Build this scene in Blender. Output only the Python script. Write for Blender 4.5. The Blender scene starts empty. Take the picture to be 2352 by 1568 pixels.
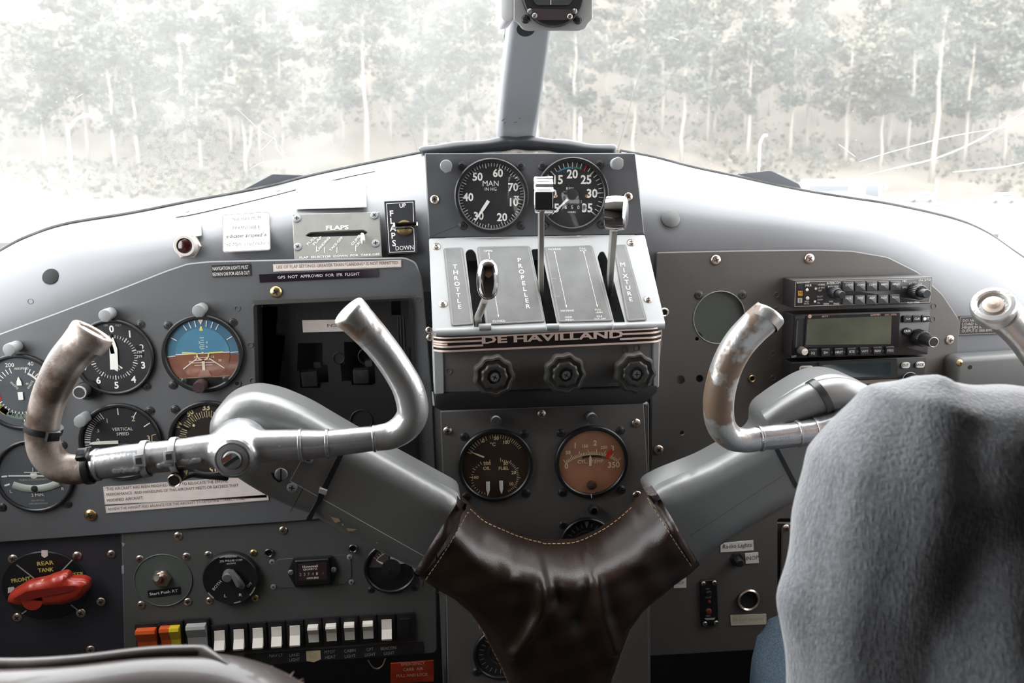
import bpy, bmesh, math, random
from math import sin, cos, pi, radians, atan, atan2, sqrt, hypot, exp
from mathutils import Vector as V, Matrix, geometry
from mathutils.bvhtree import BVHTree
random.seed(7)
S = bpy.context.scene
C = S.collection
SKY = 6.0; EXPO = 0.55; HAZE_L = .132; HAZE_R = .088; CEIL_Y = .80; WIN_Z0 = -.18; WIN_Z1 = .36; WIN_Y0 = (.36, .50)
# ------------------------------------------------------------------ camera
CX, CY, F = 1176., 784., 2000.
PITCH = radians(11.0); YAW = atan(0.12*cos(PITCH))
FW = V((sin(YAW)*cos(PITCH), cos(YAW)*cos(PITCH), -sin(PITCH)))
RT = V((cos(YAW), -sin(YAW), 0)); UP = RT.cross(FW)
def ray(px, py): return FW + RT*((px-CX)/F) - UP*((py-CY)/F)
def at(px, py, y):                      # point where the sight line meets the depth y
    r = ray(px, py); return r*(y/r.y)
def mpp(p): return p.dot(FW)/F          # metres per picture pixel at a point
cam_d = bpy.data.cameras.new('camera'); cam = bpy.data.objects.new('camera', cam_d); C.objects.link(cam)
cam_d.sensor_width = 36; cam_d.lens = F/2352*36; cam_d.clip_start = .02; cam_d.clip_end = 2000
cam.rotation_euler = (pi/2-PITCH, 0, -YAW)
cam_d.dof.use_dof = True; cam_d.dof.focus_distance = .93; cam_d.dof.aperture_fstop = 10
S.camera = cam
# ------------------------------------------------------------------ materials
MATS = {}
def M(name, col=(.5,.5,.5), rough=.5, metal=0., bump=0., bscale=200., var=0., vscale=20., spec=.5, sheen=0., coat=0., emit=None, est=0., col2=None, thr=.5, mscale=30., msoft=.02, alpha=None):
    if name in MATS: return MATS[name]
    m = bpy.data.materials.new(name); m.use_nodes = True; nt = m.node_tree; N = nt.nodes; L = nt.links
    b = N['Principled BSDF']
    b.inputs['Base Color'].default_value = (*col, 1); b.inputs['Roughness'].default_value = rough
    b.inputs['Metallic'].default_value = metal; b.inputs['Specular IOR Level'].default_value = spec
    if sheen: b.inputs['Sheen Weight'].default_value = sheen
    if coat: b.inputs['Coat Weight'].default_value = coat
    if emit: b.inputs['Emission Color'].default_value = (*emit, 1); b.inputs['Emission Strength'].default_value = est
    tc = N.new('ShaderNodeTexCoord') if (bump or var or col2) else None
    if var or col2:
        nz = N.new('ShaderNodeTexNoise'); nz.inputs['Scale'].default_value = mscale if col2 else vscale; nz.inputs['Detail'].default_value = 5
        L.new(tc.outputs['Object'], nz.inputs['Vector'])
        mx = N.new('ShaderNodeMix'); mx.data_type = 'RGBA'
        if col2:
            mr = N.new('ShaderNodeMapRange'); mr.inputs[1].default_value = thr-msoft; mr.inputs[2].default_value = thr+msoft
            L.new(nz.outputs['Fac'], mr.inputs[0]); L.new(mr.outputs[0], mx.inputs['Factor'])
            mx.inputs['A'].default_value = (*col, 1); mx.inputs['B'].default_value = (*col2, 1)
            if metal:
                mm = N.new('ShaderNodeMix'); mm.inputs[2].default_value = metal; mm.inputs[3].default_value = 0
                L.new(mr.outputs[0], mm.inputs[0]); L.new(mm.outputs[0], b.inputs['Metallic'])
        else:
            mr = N.new('ShaderNodeMapRange'); mr.inputs[1].default_value = .3; mr.inputs[2].default_value = .7
            L.new(nz.outputs['Fac'], mr.inputs[0]); L.new(mr.outputs[0], mx.inputs['Factor'])
            mx.inputs['A'].default_value = (*[c*(1-var) for c in col], 1); mx.inputs['B'].default_value = (*[min(1, c*(1+var)) for c in col], 1)
        L.new(mx.outputs['Result'], b.inputs['Base Color'])
    if bump:
        n2 = N.new('ShaderNodeTexNoise'); n2.inputs['Scale'].default_value = bscale; n2.inputs['Detail'].default_value = 4
        L.new(tc.outputs['Object'], n2.inputs['Vector'])
        bp = N.new('ShaderNodeBump'); bp.inputs['Strength'].default_value = bump; bp.inputs['Distance'].default_value = .001
        L.new(n2.outputs['Fac'], bp.inputs['Height']); L.new(bp.outputs['Normal'], b.inputs['Normal'])
    MATS[name] = m; return m
paint = M('grey_paint', (.118,.120,.124), .42, bump=.12, bscale=900, var=.05, vscale=9)
paint_cowl = M('grey_cowl_paint', (.155,.158,.166), .36, bump=.10, bscale=60, var=.03, vscale=6)
paint_dark = M('dark_blue_grey_paint', (.034,.035,.044), .5, bump=.1, bscale=900, var=.15, vscale=14)
paint_mid = M('mid_grey_paint', (.090,.090,.087), .5, bump=.1, bscale=900, var=.06, vscale=9)
paint_brown = M('warm_grey_paint', (.106,.098,.091), .48, bump=.12, bscale=900, var=.05, vscale=9)
paint_light = M('light_grey_paint', (.36,.365,.365), .38, bump=.08, bscale=500, var=.04, vscale=9)
silver = M('silver_paint', (.46,.465,.47), .27, metal=.75, bump=.18, bscale=330, col2=(.20,.16,.12), thr=.72, mscale=38)
silver_worn = M('worn_silver_paint', (.50,.50,.49), .29, metal=.7, bump=.25, bscale=420, col2=(.17,.12,.085), thr=.575, mscale=17)
bare_worn = M('bare_worn_metal', (.46,.39,.34), .36, metal=.5, bump=.3, bscale=500, col2=(.10,.068,.05), thr=.5, mscale=32, msoft=.09)
arm_paint = M('silver_grey_arm_paint', (.23,.23,.228), .34, metal=.4, bump=.08, bscale=700, col2=(.45,.33,.2), thr=.80, mscale=40)
black = M('black_plastic', (.012,.012,.013), .38, bump=.08, bscale=1200)
black_soft = M('black_satin', (.02,.02,.022), .5)
void = M('dark_void', (.004,.004,.005), .8)
dial_black = M('dial_black', (.016,.015,.017), .55, var=.25, vscale=60)
dial_grey = M('dial_grey', (.075,.082,.09), .5, var=.2, vscale=25)  # grey of the reflection in the glass put into the face colour
dial_warm = M('dial_warm_brown', (.40,.18,.098), .5, var=.25, vscale=25)  # warm glow on the cylinder temperature dial painted into its base colour
white_ink = M('white_ink', (.86,.84,.79), .6)
cream_ink = M('cream_ink', (.85,.70,.42), .6)
grey_ink = M('grey_ink', (.42,.41,.39), .6)
black_ink = M('black_ink', (.015,.012,.012), .6)
brown_ink = M('brown_ink', (.10,.05,.035), .6)
yellow_ink = M('yellow_ink', (.72,.65,.16), .6)
paper = M('white_paper', (.80,.78,.74), .55, var=.03, vscale=60)
paper_pink = M('pinkish_paper', (.86,.76,.70), .6, var=.06, vscale=90)
paper_old = M('yellowed_paper', (.70,.63,.48), .6, var=.08, vscale=60)
steel = M('steel', (.78,.64,.54), .28, metal=1., bump=.08, bscale=300)  # copper tint in the base colour stands in for warm reflections
steel_dark = M('dark_steel', (.09,.09,.09), .35, metal=.8)
brass = M('brass', (.60,.44,.20), .33, metal=1.)
chrome = M('chrome', (.86,.86,.87), .05, metal=1.)
cover_grey = M('cover_grey', (.26,.265,.265), .5)
red_lens = M('red_lens', (.03,.004,.004), .2, coat=.6)
blue_ink = M('blue_ink', (.06,.25,.34), .5); green_ink = M('green_ink', (.05,.17,.10), .5); red_ink = M('red_ink', (.62,.035,.015), .5)
leather = M('brown_leather', (.024,.0135,.010), .30, bump=.22, bscale=1000, var=.35, vscale=18)
thread = M('thread', (.34,.22,.12), .7)
def glass_mat(name, refl=1.45, haze=0., hcol=(1,1,1), tint=(1,1,1), rough=.02, dust=False):
    m = bpy.data.materials.new(name); m.use_nodes = True; nt = m.node_tree; N = nt.nodes; L = nt.links
    N.remove(N['Principled BSDF']); out = N['Material Output']
    tr = N.new('ShaderNodeBsdfTransparent'); tr.inputs[0].default_value = (*tint, 1)
    gl = N.new('ShaderNodeBsdfGlossy'); gl.inputs['Roughness'].default_value = rough
    fr = N.new('ShaderNodeFresnel'); fr.inputs['IOR'].default_value = abs(refl)
    mx = N.new('ShaderNodeMixShader'); (L.new(fr.outputs[0], mx.inputs[0]) if refl > 1 else setattr(mx.inputs[0], 'default_value', refl)); L.new(tr.outputs[0], mx.inputs[1]); L.new(gl.outputs[0], mx.inputs[2])
    last = mx
    if haze:
        tl = N.new('ShaderNodeBsdfTranslucent'); tl.inputs[0].default_value = (*hcol, 1)
        m2 = N.new('ShaderNodeMixShader'); m2.inputs[0].default_value = haze
        L.new(mx.outputs[0], m2.inputs[1]); L.new(tl.outputs[0], m2.inputs[2]); last = m2
        if dust:
            tc = N.new('ShaderNodeTexCoord'); nz = N.new('ShaderNodeTexNoise'); nz.inputs['Scale'].default_value = 9; nz.inputs['Detail'].default_value = 6
            L.new(tc.outputs['Object'], nz.inputs['Vector'])
            mr = N.new('ShaderNodeMapRange'); mr.inputs[1].default_value = .3; mr.inputs[2].default_value = .75; mr.inputs[3].default_value = haze*.8; mr.inputs[4].default_value = haze*1.3
            L.new(nz.outputs['Fac'], mr.inputs[0])
            vo = N.new('ShaderNodeTexVoronoi'); vo.inputs['Scale'].default_value = 90; L.new(tc.outputs['Object'], vo.inputs['Vector'])
            lt = N.new('ShaderNodeMapRange'); lt.inputs[1].default_value = .03; lt.inputs[2].default_value = .06; lt.inputs[3].default_value = .30; lt.inputs[4].default_value = 0
            L.new(vo.outputs['Distance'], lt.inputs[0])
            ad = N.new('ShaderNodeMath'); ad.operation = 'ADD'; L.new(mr.outputs[0], ad.inputs[0]); L.new(lt.outputs[0], ad.inputs[1]); L.new(ad.outputs[0], m2.inputs[0])
    L.new(last.outputs[0], out.inputs[0]); MATS[name] = m; return m
dial_glass = glass_mat('dial_glass', .035)
# ------------------------------------------------------------------ frames: flat surfaces in the cockpit
class Fr:
    def __init__(s, o, u=V((1,0,0)), v=V((0,0,1))):
        s.o = V(o); s.u = V(u).normalized(); n = s.u.cross(V(v)).normalized(); s.n = n; s.v = n.cross(s.u)
    def P(s, px, py, d=0):
        r = ray(px, py); return r*((s.o+s.n*d).dot(s.n)/r.dot(s.n))
    def uv(s, px, py, d=0):
        p = s.P(px, py, d)-s.o; return (p.dot(s.u), p.dot(s.v))
    def pt(s, u, v, d=0): return s.o+s.u*u+s.v*v+s.n*d
    def k(s, px, py): return mpp(s.P(px, py))
    def off(s, d): return Fr(s.o+s.n*d, s.u, s.v)
    def pl(s, pts, d=0): return [s.uv(x, y, d) for x, y in pts]
    def rot(s, a): return Fr(s.o, s.u*cos(a)+s.v*sin(a), s.v*cos(a)-s.u*sin(a))
    def here(s, px, py, d=0): return Fr(s.P(px, py, d), s.u, s.v)
def vert(y): return Fr((0, y, 0))       # an upright surface facing aft
def fr3(a, b, c):                       # plane through three points, u from a to b, c above
    u = (b-a).normalized(); return Fr(a, u, (c-a))
def rnd(poly, r, n=4):                  # rounded corners
    out = []; k = len(poly)
    for i in range(k):
        a, b, c = V(poly[i-1]), V(poly[i]), V(poly[(i+1) % k])
        d1, d2 = (a-b), (c-b); rr = min(r, d1.length*.45, d2.length*.45)
        if rr < 1e-6: out.append(tuple(b)); continue
        p, q = b+d1.normalized()*rr, b+d2.normalized()*rr
        for j in range(n+1):
            t = j/n; out.append(tuple(p*(1-t)**2+b*2*t*(1-t)+q*t*t))
    return out
def area(p): return .5*sum(p[i][0]*p[(i+1) % len(p)][1]-p[(i+1) % len(p)][0]*p[i][1] for i in range(len(p)))
def inset(poly, d):
    k = len(poly); out = []
    for i in range(k):
        a, b, c = V(poly[i-1]), V(poly[i]), V(poly[(i+1) % k])
        e1, e2 = (b-a), (c-b)
        if e1.length < 1e-9 or e2.length < 1e-9: out.append(tuple(b)); continue
        e1.normalize(); e2.normalize(); n1, n2 = V((-e1.y, e1.x)), V((-e2.y, e2.x)); m = n1+n2
        if m.length < 1e-6: m = n1
        m.normalize(); q = max(.4, m.dot(n1)); out.append(tuple(b+m*(d/q)))
    return out
def circ(u, v, r, n=40, a0=0): return [(u+r*cos(a0+2*pi*i/n), v+r*sin(a0+2*pi*i/n)) for i in range(n)]
def catm(pts, sub):                     # Catmull-Rom through tuples of any length
    out = []; n = len(pts)
    for i in range(n-1):
        p0, p1, p2, p3 = pts[max(i-1, 0)], pts[i], pts[i+1], pts[min(i+2, n-1)]
        for j in range(sub):
            t = j/sub
            out.append(tuple(.5*(2*b+(c-a)*t+(2*a-5*b+4*c-d)*t*t+(3*b-a-3*c+d)*t**3) for a, b, c, d in zip(p0, p1, p2, p3)))
    out.append(tuple(pts[-1])); return out
# ------------------------------------------------------------------ mesh collector
ORG = {}
_TX = {}
def textgeo(s, bold):
    if 'M' in s or 'W' in s: bold = 0.
    if (s, bold) not in _TX:
        cu = bpy.data.curves.new('t', 'FONT'); cu.body = s; cu.size = 1; cu.resolution_u = 2; cu.offset = bold
        ob = bpy.data.objects.new('t', cu); me = bpy.data.meshes.new_from_object(ob)
        vs = [(v.co.x, v.co.y) for v in me.vertices]; fs = [tuple(p.vertices) for p in me.polygons]
        bpy.data.objects.remove(ob); bpy.data.curves.remove(cu); bpy.data.meshes.remove(me)
        xs = [v[0] for v in vs] or [0, 1]
        _TX[(s, bold)] = (vs, fs, min(xs), max(xs))
    return _TX[(s, bold)]
CAP = .682
class MB:
    def __init__(s): s.v = []; s.f = []; s.m = []; s.ms = []; s.flat = []
    def mi(s, m):
        if m not in s.ms: s.ms.append(m)
        return s.ms.index(m)
    def add(s, vs, fs, m):
        b = len(s.v); i = s.mi(m); s.v += [V(v) for v in vs]
        for f in fs: s.f.append(tuple(b+k for k in f)); s.m.append(i)
    def prism(s, fr, poly, d0, d1, m, bev=0., steps=1, holes=(), side=None, back=False):
        if area(poly) < 0: poly = poly[::-1]
        loops = [(poly, d0)]
        if bev:
            for j in range(steps+1):
                a = pi/2*j/steps
                loops.append((inset(poly, bev*(1-cos(a))), d1-bev+bev*sin(a)))
        else: loops.append((poly, d1))
        n = len(poly); vs = []; fs = []
        for p, d in loops: vs += [fr.pt(u, v, d) for u, v in p]
        for j in range(len(loops)-1):
            for i in range(n):
                k = (i+1) % n; fs.append((j*n+i, j*n+k, j*n+n+k, j*n+n+i))
        top = loops[-1][0]
        if holes:
            hs = [h if area(h) < 0 else h[::-1] for h in holes]
            allp = [V((u, v, 0)) for u, v in top]; seq = [[V((u, v, 0)) for u, v in top]]+[[V((u, v, 0)) for u, v in h] for h in hs]
            tri = geometry.tessellate_polygon(seq)
            hb = len(vs); base = (len(loops)-1)*n; idx = list(range(base, base+n))
            for h in hs:
                b = len(vs); vs += [fr.pt(u, v, d1) for u, v in h]+[fr.pt(u, v, d0) for u, v in h]; q = len(h); idx += list(range(b, b+q))
                for i in range(q):
                    k = (i+1) % q; fs.append((b+i, b+q+i, b+q+k, b+k)[::-1])
            for t in tri:
                a, b_, c = (idx[i] for i in t); pa, pb, pc = vs[a], vs[b_], vs[c]
                if (pb-pa).cross(pc-pa).dot(fr.n) < 0: a, c = c, a
                fs.append((a, b_, c))
            s.add(vs, fs, m); return
        fs.append(tuple(range((len(loops)-1)*n, len(loops)*n)))
        if back: fs.append(tuple(reversed(range(n))))
        s.add(vs, fs, m)
    def pp(s, fr, pts, d0, d1, m, r=0., **k):         # prism from picture points on the front plane
        p = fr.pl(pts, d1)
        if area(p) < 0: p = p[::-1]
        s.prism(fr, rnd(p, r) if r else p, d0, d1, m, **k)
    def box(s, fr, u0, v0, u1, v1, d0, d1, m, bev=0., steps=1): s.prism(fr, [(u0, v0), (u1, v0), (u1, v1), (u0, v1)], d0, d1, m, bev, steps, back=True)
    def lathe(s, fr, u, v, prof, m, n=32, lobes=None, cap0=False):
        vs = []; fs = []
        for r, d in prof:
            for i in range(n):
                a = 2*pi*i/n; q = r*(lobes(a) if lobes else 1); vs.append(fr.pt(u+q*cos(a), v+q*sin(a), d))
        for j in range(len(prof)-1):
            for i in range(n):
                k = (i+1) % n; fs.append((j*n+i, j*n+k, j*n+n+k, j*n+n+i))
        if prof[-1][0] > 1e-7: fs.append(tuple(range((len(prof)-1)*n, len(prof)*n)))
        if cap0: fs.append(tuple(reversed(range(n))))
        s.add(vs, fs, m)
    def ring(s, fr, u, v, r0, r1, d0, d1, m, n=48, bev=.0008):
        vs = []; fs = []
        for r, d in ((r1, d0), (r1, d1-bev), (r1-bev, d1), (r0+bev, d1), (r0, d1-bev), (r0, d0)):
            vs += [fr.pt(u+r*cos(2*pi*i/n), v+r*sin(2*pi*i/n), d) for i in range(n)]
        for j in range(5):
            for i in range(n): k = (i+1) % n; fs.append((j*n+i, j*n+k, j*n+n+k, j*n+n+i))
        s.add(vs, fs, m)
    def quad(s, fr, pts, d, m): s.add([fr.pt(u, v, d) for u, v in pts], [tuple(range(len(pts)))], m)
    def seg(s, fr, a, b, w, d, m):
        a, b = V(a), V(b); t = (b-a).normalized(); n = V((-t.y, t.x))*w/2
        s.quad(fr, [a-n, b-n, b+n, a+n], d, m)
    def arc(s, fr, u, v, r0, r1, a0, a1, d, m, n=24):    # degrees clockwise from the top
        vs = []; fs = []
        for i in range(n+1):
            a = radians(90-(a0+(a1-a0)*i/n)); vs += [fr.pt(u+r0*cos(a), v+r0*sin(a), d), fr.pt(u+r1*cos(a), v+r1*sin(a), d)]
        for i in range(n): fs.append((2*i, 2*i+2, 2*i+3, 2*i+1))
        s.add(vs, fs, m)
    def tick(s, fr, u, v, r0, r1, ang, w, d, m):
        a = radians(90-ang); s.seg(fr, (u+r0*cos(a), v+r0*sin(a)), (u+r1*cos(a), v+r1*sin(a)), w, d, m)
    def txuv(s, fr, t, p0, p1, h, d, m, bold=0.):        # baseline p0..p1, cap height h
        vs, fs, x0, x1 = textgeo(t, bold); p0, p1 = V(p0), V(p1); e = (p1-p0); L = e.length; e.normalize(); n = V((-e.y, e.x))
        sx = L/max(1e-6, x1-x0); sy = h/CAP
        out = [p0+e*((x-x0)*sx)+n*(y*sy) for x, y in vs]
        s.add([fr.pt(p.x, p.y, d) for p in out], fs, m)
    def tx(s, fr, t, x0, y0, x1, y1, hpx, m, d=.0004, bold=0.):
        s.txuv(fr, t, fr.uv(x0, y0, d), fr.uv(x1, y1, d), hpx*fr.k(x0, y0), d, m, bold)
    def tc(s, fr, t, px, py, hpx, m, d=.0004, bold=0., rot=0., wide=1.):      # centred on a picture point
        vs, fs, x0, x1 = textgeo(t, bold); k = fr.k(px, py); h = hpx*k; w = (x1-x0)*h/CAP*wide; c = V(fr.uv(px, py, d))
        e = V((cos(rot), sin(rot))); n = V((-e.y, e.x)); p0 = c-e*w/2-n*h/2
        s.txuv(fr, t, p0, p0+e*w, h, d, m, bold)
    def tube(s, pts, rad, m, n=16, caps=True, sq=1.):
        pts = [V(p) for p in pts]; k = len(pts); vs = []; fs = []; ref = None
        for i in range(k):
            t = (pts[min(i+1, k-1)]-pts[max(i-1, 0)]).normalized()
            if ref is None: ref = V((0, -1, 0)) if abs(t.y) < .9 else V((0, 0, 1))
            ref = (ref-t*ref.dot(t)).normalized(); b = t.cross(ref); r = rad[i] if hasattr(rad, '__len__') else rad
            vs += [pts[i]+ref*(r*cos(2*pi*j/n))*sq+b*(r*sin(2*pi*j/n)) for j in range(n)]
        for i in range(k-1):
            for j in range(n): q = (j+1) % n; fs.append((i*n+j, i*n+q, i*n+n+q, i*n+n+j))
        if caps: fs.append(tuple(reversed(range(n)))); fs.append(tuple(range((k-1)*n, k*n)))
        s.add(vs, fs, m)
    def build(s, name, parent=None, sharp=38, smooth=True, recalc=False):
        me = bpy.data.meshes.new(name)
        if parent is not None: o = ORG[parent]
        else:
            lo = V([min(v[i] for v in s.v) for i in range(3)]); hi = V([max(v[i] for v in s.v) for i in range(3)]); o = V(((lo.x+hi.x)/2, (lo.y+hi.y)/2, lo.z))
        me.from_pydata([v-o for v in s.v], [], s.f)
        for m in s.ms: me.materials.append(m)
        me.polygons.foreach_set('material_index', s.m)
        bm = bmesh.new(); bm.from_mesh(me)
        if recalc: bmesh.ops.recalc_face_normals(bm, faces=bm.faces)
        lim = radians(sharp)
        for f in bm.faces: f.smooth = smooth
        for e in bm.edges:
            if len(e.link_faces) == 2 and e.calc_face_angle(0) > lim: e.smooth = False
        bm.to_mesh(me); bm.free()
        ob = bpy.data.objects.new(name, me); C.objects.link(ob)
        if parent is not None: ob.parent = parent
        else: ob.location = o
        ORG[ob] = o; return ob
def tag(o, label, cat, group=None, kind=None):
    o['label'] = label; o['category'] = cat
    if group: o['group'] = group
    if kind: o['kind'] = kind
    return o
def struct(o): o['kind'] = 'structure'; return o
def thing(name, label, cat, loc, group=None):
    o = bpy.data.objects.new(name, None); C.objects.link(o); o.location = loc; o.empty_display_size = .01; ORG[o] = V(loc)
    return tag(o, label, cat, group)
def segd(p, a, c): e = c-a; t = max(0, min(1, (p-a).dot(e)/max(1e-12, e.length_squared))); return (p-(a+e*t)).length, t
def inside(p, poly):
    c = False; j = len(poly)-1
    for i in range(len(poly)):
        if (poly[i][1] > p[1]) != (poly[j][1] > p[1]) and p[0] < (poly[j][0]-poly[i][0])*(p[1]-poly[i][1])/(poly[j][1]-poly[i][1])+poly[i][0]: c = not c
        j = i
    return c
def dens(poly, st):
    o_ = []
    for i in range(len(poly)):
        a, c = V(poly[i]), V(poly[(i+1) % len(poly)]); n = max(1, int((c-a).length/st)); o_ += [a+(c-a)*(k/n) for k in range(n)]
    return o_
def fill(fr, poly, hf, st, mat, name, parent, rim=2, extra=None):
    ring = dens(poly, st); pts = list(ring); edges = [(i, (i+1) % len(ring)) for i in range(len(ring))]
    inner = ring
    for q in range(rim): inner = [V(x) for x in inset([tuple(x) for x in inner], st*(.22+.25*q))]; pts += [x for x in inner if inside(x, poly)]
    lo = [min(x[i] for x in ring) for i in (0, 1)]; hi = [max(x[i] for x in ring) for i in (0, 1)]; v = lo[1]; r_ = 0
    while v < hi[1]:
        u = lo[0]+(st/2 if r_ % 2 else 0)
        while u < hi[0]:
            p = V((u, v))
            if inside(p, poly) and min((p-x).length for x in ring) > st*.75: pts.append(p)
            u += st
        v += st*.87; r_ += 1
    res = geometry.delaunay_2d_cdt(pts, edges, [], 1, 1e-7); b = MB()
    b.add([fr.pt(p.x, p.y, hf(p.x, p.y)) for p in res[0]], [tuple(f) for f in res[2]], mat)
    if extra: extra(b, ring)
    return b.build(name, parent, sharp=80, recalc=bool(extra))
def slab(fr, poly, rb, th, st, mat, name, parent, flat=None):
    """a thick slab whose front edge is rolled over with radius rb"""
    E_ = [(V(poly[i]), V(poly[(i+1) % len(poly)])) for i in range(len(poly))]
    if flat: E_ = [(a, c) for a, c in E_ if segd((a+c)/2, *flat)[0] > .006]
    def hf(u, v): d = min(segd(V((u, v)), a, c)[0] for a, c in E_); return -rb+rb*sqrt(max(0, 1-(1-min(d/rb, 1))**2))
    def skirt(b, ring):
        n = len(ring); b.add([fr.pt(p.x, p.y, -rb) for p in ring]+[fr.pt(p.x, p.y, -th) for p in ring], [(i, n+i, n+(i+1) % n, (i+1) % n) for i in range(n)], mat)
    return fill(fr, poly, hf, st, mat, name, parent, 3, skirt)
# shared screw meshes, unit radius, axis z
def _screw(name, mh, mx, dome=.42, slot=False, cup=False):
    b = MB(); fr = Fr((0,0,0), (1,0,0), (0,1,0))
    if cup: b.lathe(fr, 0, 0, [(1.25, 0), (1.2, .12), (1.02, .12), (.95, .02)], mh, 20)
    b.lathe(fr, 0, 0, [(1, 0), (1, .12), (.9, .24), (.72, dome*.82), (.45, dome), (.0001, dome*1.04)], mh, 20)
    z = dome*1.02+.02
    for a in ((0,) if slot else (0, pi/2)):
        L, w = (.95, .11) if slot else (.5, .12)
        f2 = fr.rot(a); b.quad(f2, [(-L, -w), (L, -w), (L, w), (-L, w)], z if not slot else z, mx)
    me = bpy.data.meshes.new(name); me.from_pydata(b.v, [], b.f)
    for m in b.ms: me.materials.append(m)
    me.polygons.foreach_set('material_index', b.m); me.polygons.foreach_set('use_smooth', [len(f) < 5 for f in b.f]); return me
SCREW = {'steel': _screw('screw', steel, black_ink), 'dark': _screw('screw', steel_dark, void, .3, cup=True), 'grey': _screw('screw', cover_grey, void, .35),
         'brass': _screw('screw', brass, void, .5), 'slot': _screw('screw', M('grey_metal_paint', (.3,.3,.3), .4, .4), void, .35, True), 'slotsteel': _screw('screw', steel, void, .35, True)}
def screw(parent, fr, px, py, rpx, kind='steel', d=0, rot=None):
    o = bpy.data.objects.new('screw', SCREW[kind]); C.objects.link(o); o.parent = parent
    p = fr.P(px, py, d); r = rpx*mpp(p); a = random.uniform(0, pi/2) if rot is None else rot
    f = fr.rot(a); m = Matrix((f.u, f.v, f.n)).transposed().to_4x4()
    o.matrix_basis = Matrix.Translation(p-ORG[parent]) @ m @ Matrix.Scale(r, 4); ORG[o] = ORG[parent]; return o
def capsules(segs, voxel, name, mat, parent, smooth=6, disp=None):
    b = MB()
    for pts in segs:
        q = [V(p[:3]) for p in pts]; r = [p[3] for p in pts]
        # rounded ends
        a = (q[0]-q[1]).normalized(); c = (q[-1]-q[-2]).normalized()
        Q = [q[0]+a*r[0]*.95, q[0]+a*r[0]*.75]+q+[q[-1]+c*r[-1]*.75, q[-1]+c*r[-1]*.95]; Rr = [r[0]*.25, r[0]*.65]+r+[r[-1]*.65, r[-1]*.25]
        b.tube(Q, Rr, mat, 18)
    o = b.build(name, parent, recalc=True)
    m = o.modifiers.new('r', 'REMESH'); m.mode = 'VOXEL'; m.voxel_size = voxel
    m2 = o.modifiers.new('s', 'SMOOTH'); m2.iterations = smooth; m2.factor = .5
    dg = bpy.context.evaluated_depsgraph_get(); me = bpy.data.meshes.new_from_object(o.evaluated_get(dg)); o.modifiers.clear(); o.data = me
    me.polygons.foreach_set('use_smooth', [True]*len(me.polygons))
    if disp:
        org = ORG[o]
        src = [(v.co.copy(), v.normal.copy()) for v in me.vertices]
        for v, (c, nn) in zip(me.vertices, src): v.co = c+V(disp(c+org, nn))
    return o
# ------------------------------------------------------------------ light: bright overcast sky
w = bpy.data.worlds.new('sky'); S.world = w; w.use_nodes = True
bg = w.node_tree.nodes['Background']; bg.inputs[0].default_value = (.96, .98, 1, 1); bg.inputs[1].default_value = SKY
S.view_settings.view_transform = 'Standard'; S.view_settings.look = 'None'; S.view_settings.exposure = EXPO; S.view_settings.gamma = 1; S.view_settings.use_curve_mapping = False
cy = S.cycles; cy.max_bounces = 7; cy.diffuse_bounces = 3; cy.glossy_bounces = 3; cy.transmission_bounces = 2; cy.transparent_max_bounces = 10
cy.caustics_reflective = False; cy.caustics_refractive = False; cy.sample_clamp_indirect = 6; cy.use_denoising = True
# ------------------------------------------------------------------ cabin shell
CXM = .145                                     # centre line of the cabin
b = MB(); fr = Fr((0,0,0), (1,0,0), (0,1,0))
lin = M('cabin_lining', (.16,.145,.13), .7); lin_d = M('cabin_floor_mat', (.05,.045,.04), .8); tan = M('tan_bulkhead', (.42,.27,.17), .6)
fl = MB(); fl.box(fr, -.60, -2.2, .89, 1.25, -1.06, -1.03, lin_d); struct(fl.build('floor'))
ce = MB(); ce.box(fr, -.60, -2.2, .89, CEIL_Y, .42, .45, lin); struct(ce.build('ceiling'))
for nm, x0, x1, WY in (('wall_left', -.60, -.575, WIN_Y0[0]), ('wall_right', .865, .89, WIN_Y0[1])):
    b = MB(); f2 = Fr((0,0,0), (1,0,0), (0,1,0))
    b.box(f2, x0, -2.2, x1, 1.25, -1.03, WIN_Z0, lin)                      # below the windows
    b.box(f2, x0, -2.2, x1, WY, WIN_Z0, .42, lin); b.box(f2, x0, -2.2, x1, 1.25, WIN_Z1, .42, lin)
    struct(b.build(nm))
b = MB(); b.box(fr, -.60, -2.24, .89, -2.2, -1.03, .42, tan); struct(b.build('wall_back'))  # unseen back wall, coloured tan to give the metal warm reflections
b = MB(); b.box(Fr((0,0,0)), -.575, -1.03, .865, -.09, -1.22, -1.20, void, 0); struct(b.build('wall_front'))
# ------------------------------------------------------------------ metal cowl below the windscreen
def cowl(tops, bots, ytops, amax, drop, n=64, rows=14, yb=.9595):
    T = catm([(a[0], a[1], y) for a, y in zip(tops, ytops)], 8); B = catm(bots, 8)
    def samp(A, t):
        q = t*(len(A)-1); i = min(int(q), len(A)-2); f = q-i; return [a+(c-a)*f for a, c in zip(A[i], A[i+1])]
    vs = []; fs = []; top_line = []
    for i in range(n+1):
        t = i/n; tp = samp(T, t); bp = samp(B, t); p1 = at(tp[0], tp[1], tp[2]); p0 = at(bp[0], bp[1], yb)
        am = radians(amax[0]+(amax[1]-amax[0])*t)
        vs.append(p0-V((0,0,drop)))
        for j in range(rows):
            a = am*j/(rows-1); g = sin(a)/sin(am); h = ((1-cos(a))/(1-cos(am)))**1.5
            vs.append(V((p0.x+(p1.x-p0.x)*g, p0.y+(p1.y-p0.y)*h, p0.z+(p1.z-p0.z)*g)))
        top_line.append(p1)
    R = rows+1
    for i in range(n):
        for j in range(R-1): fs.append((i*R+j, (i+1)*R+j, (i+1)*R+j+1, i*R+j+1))
    return vs, fs, top_line
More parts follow.
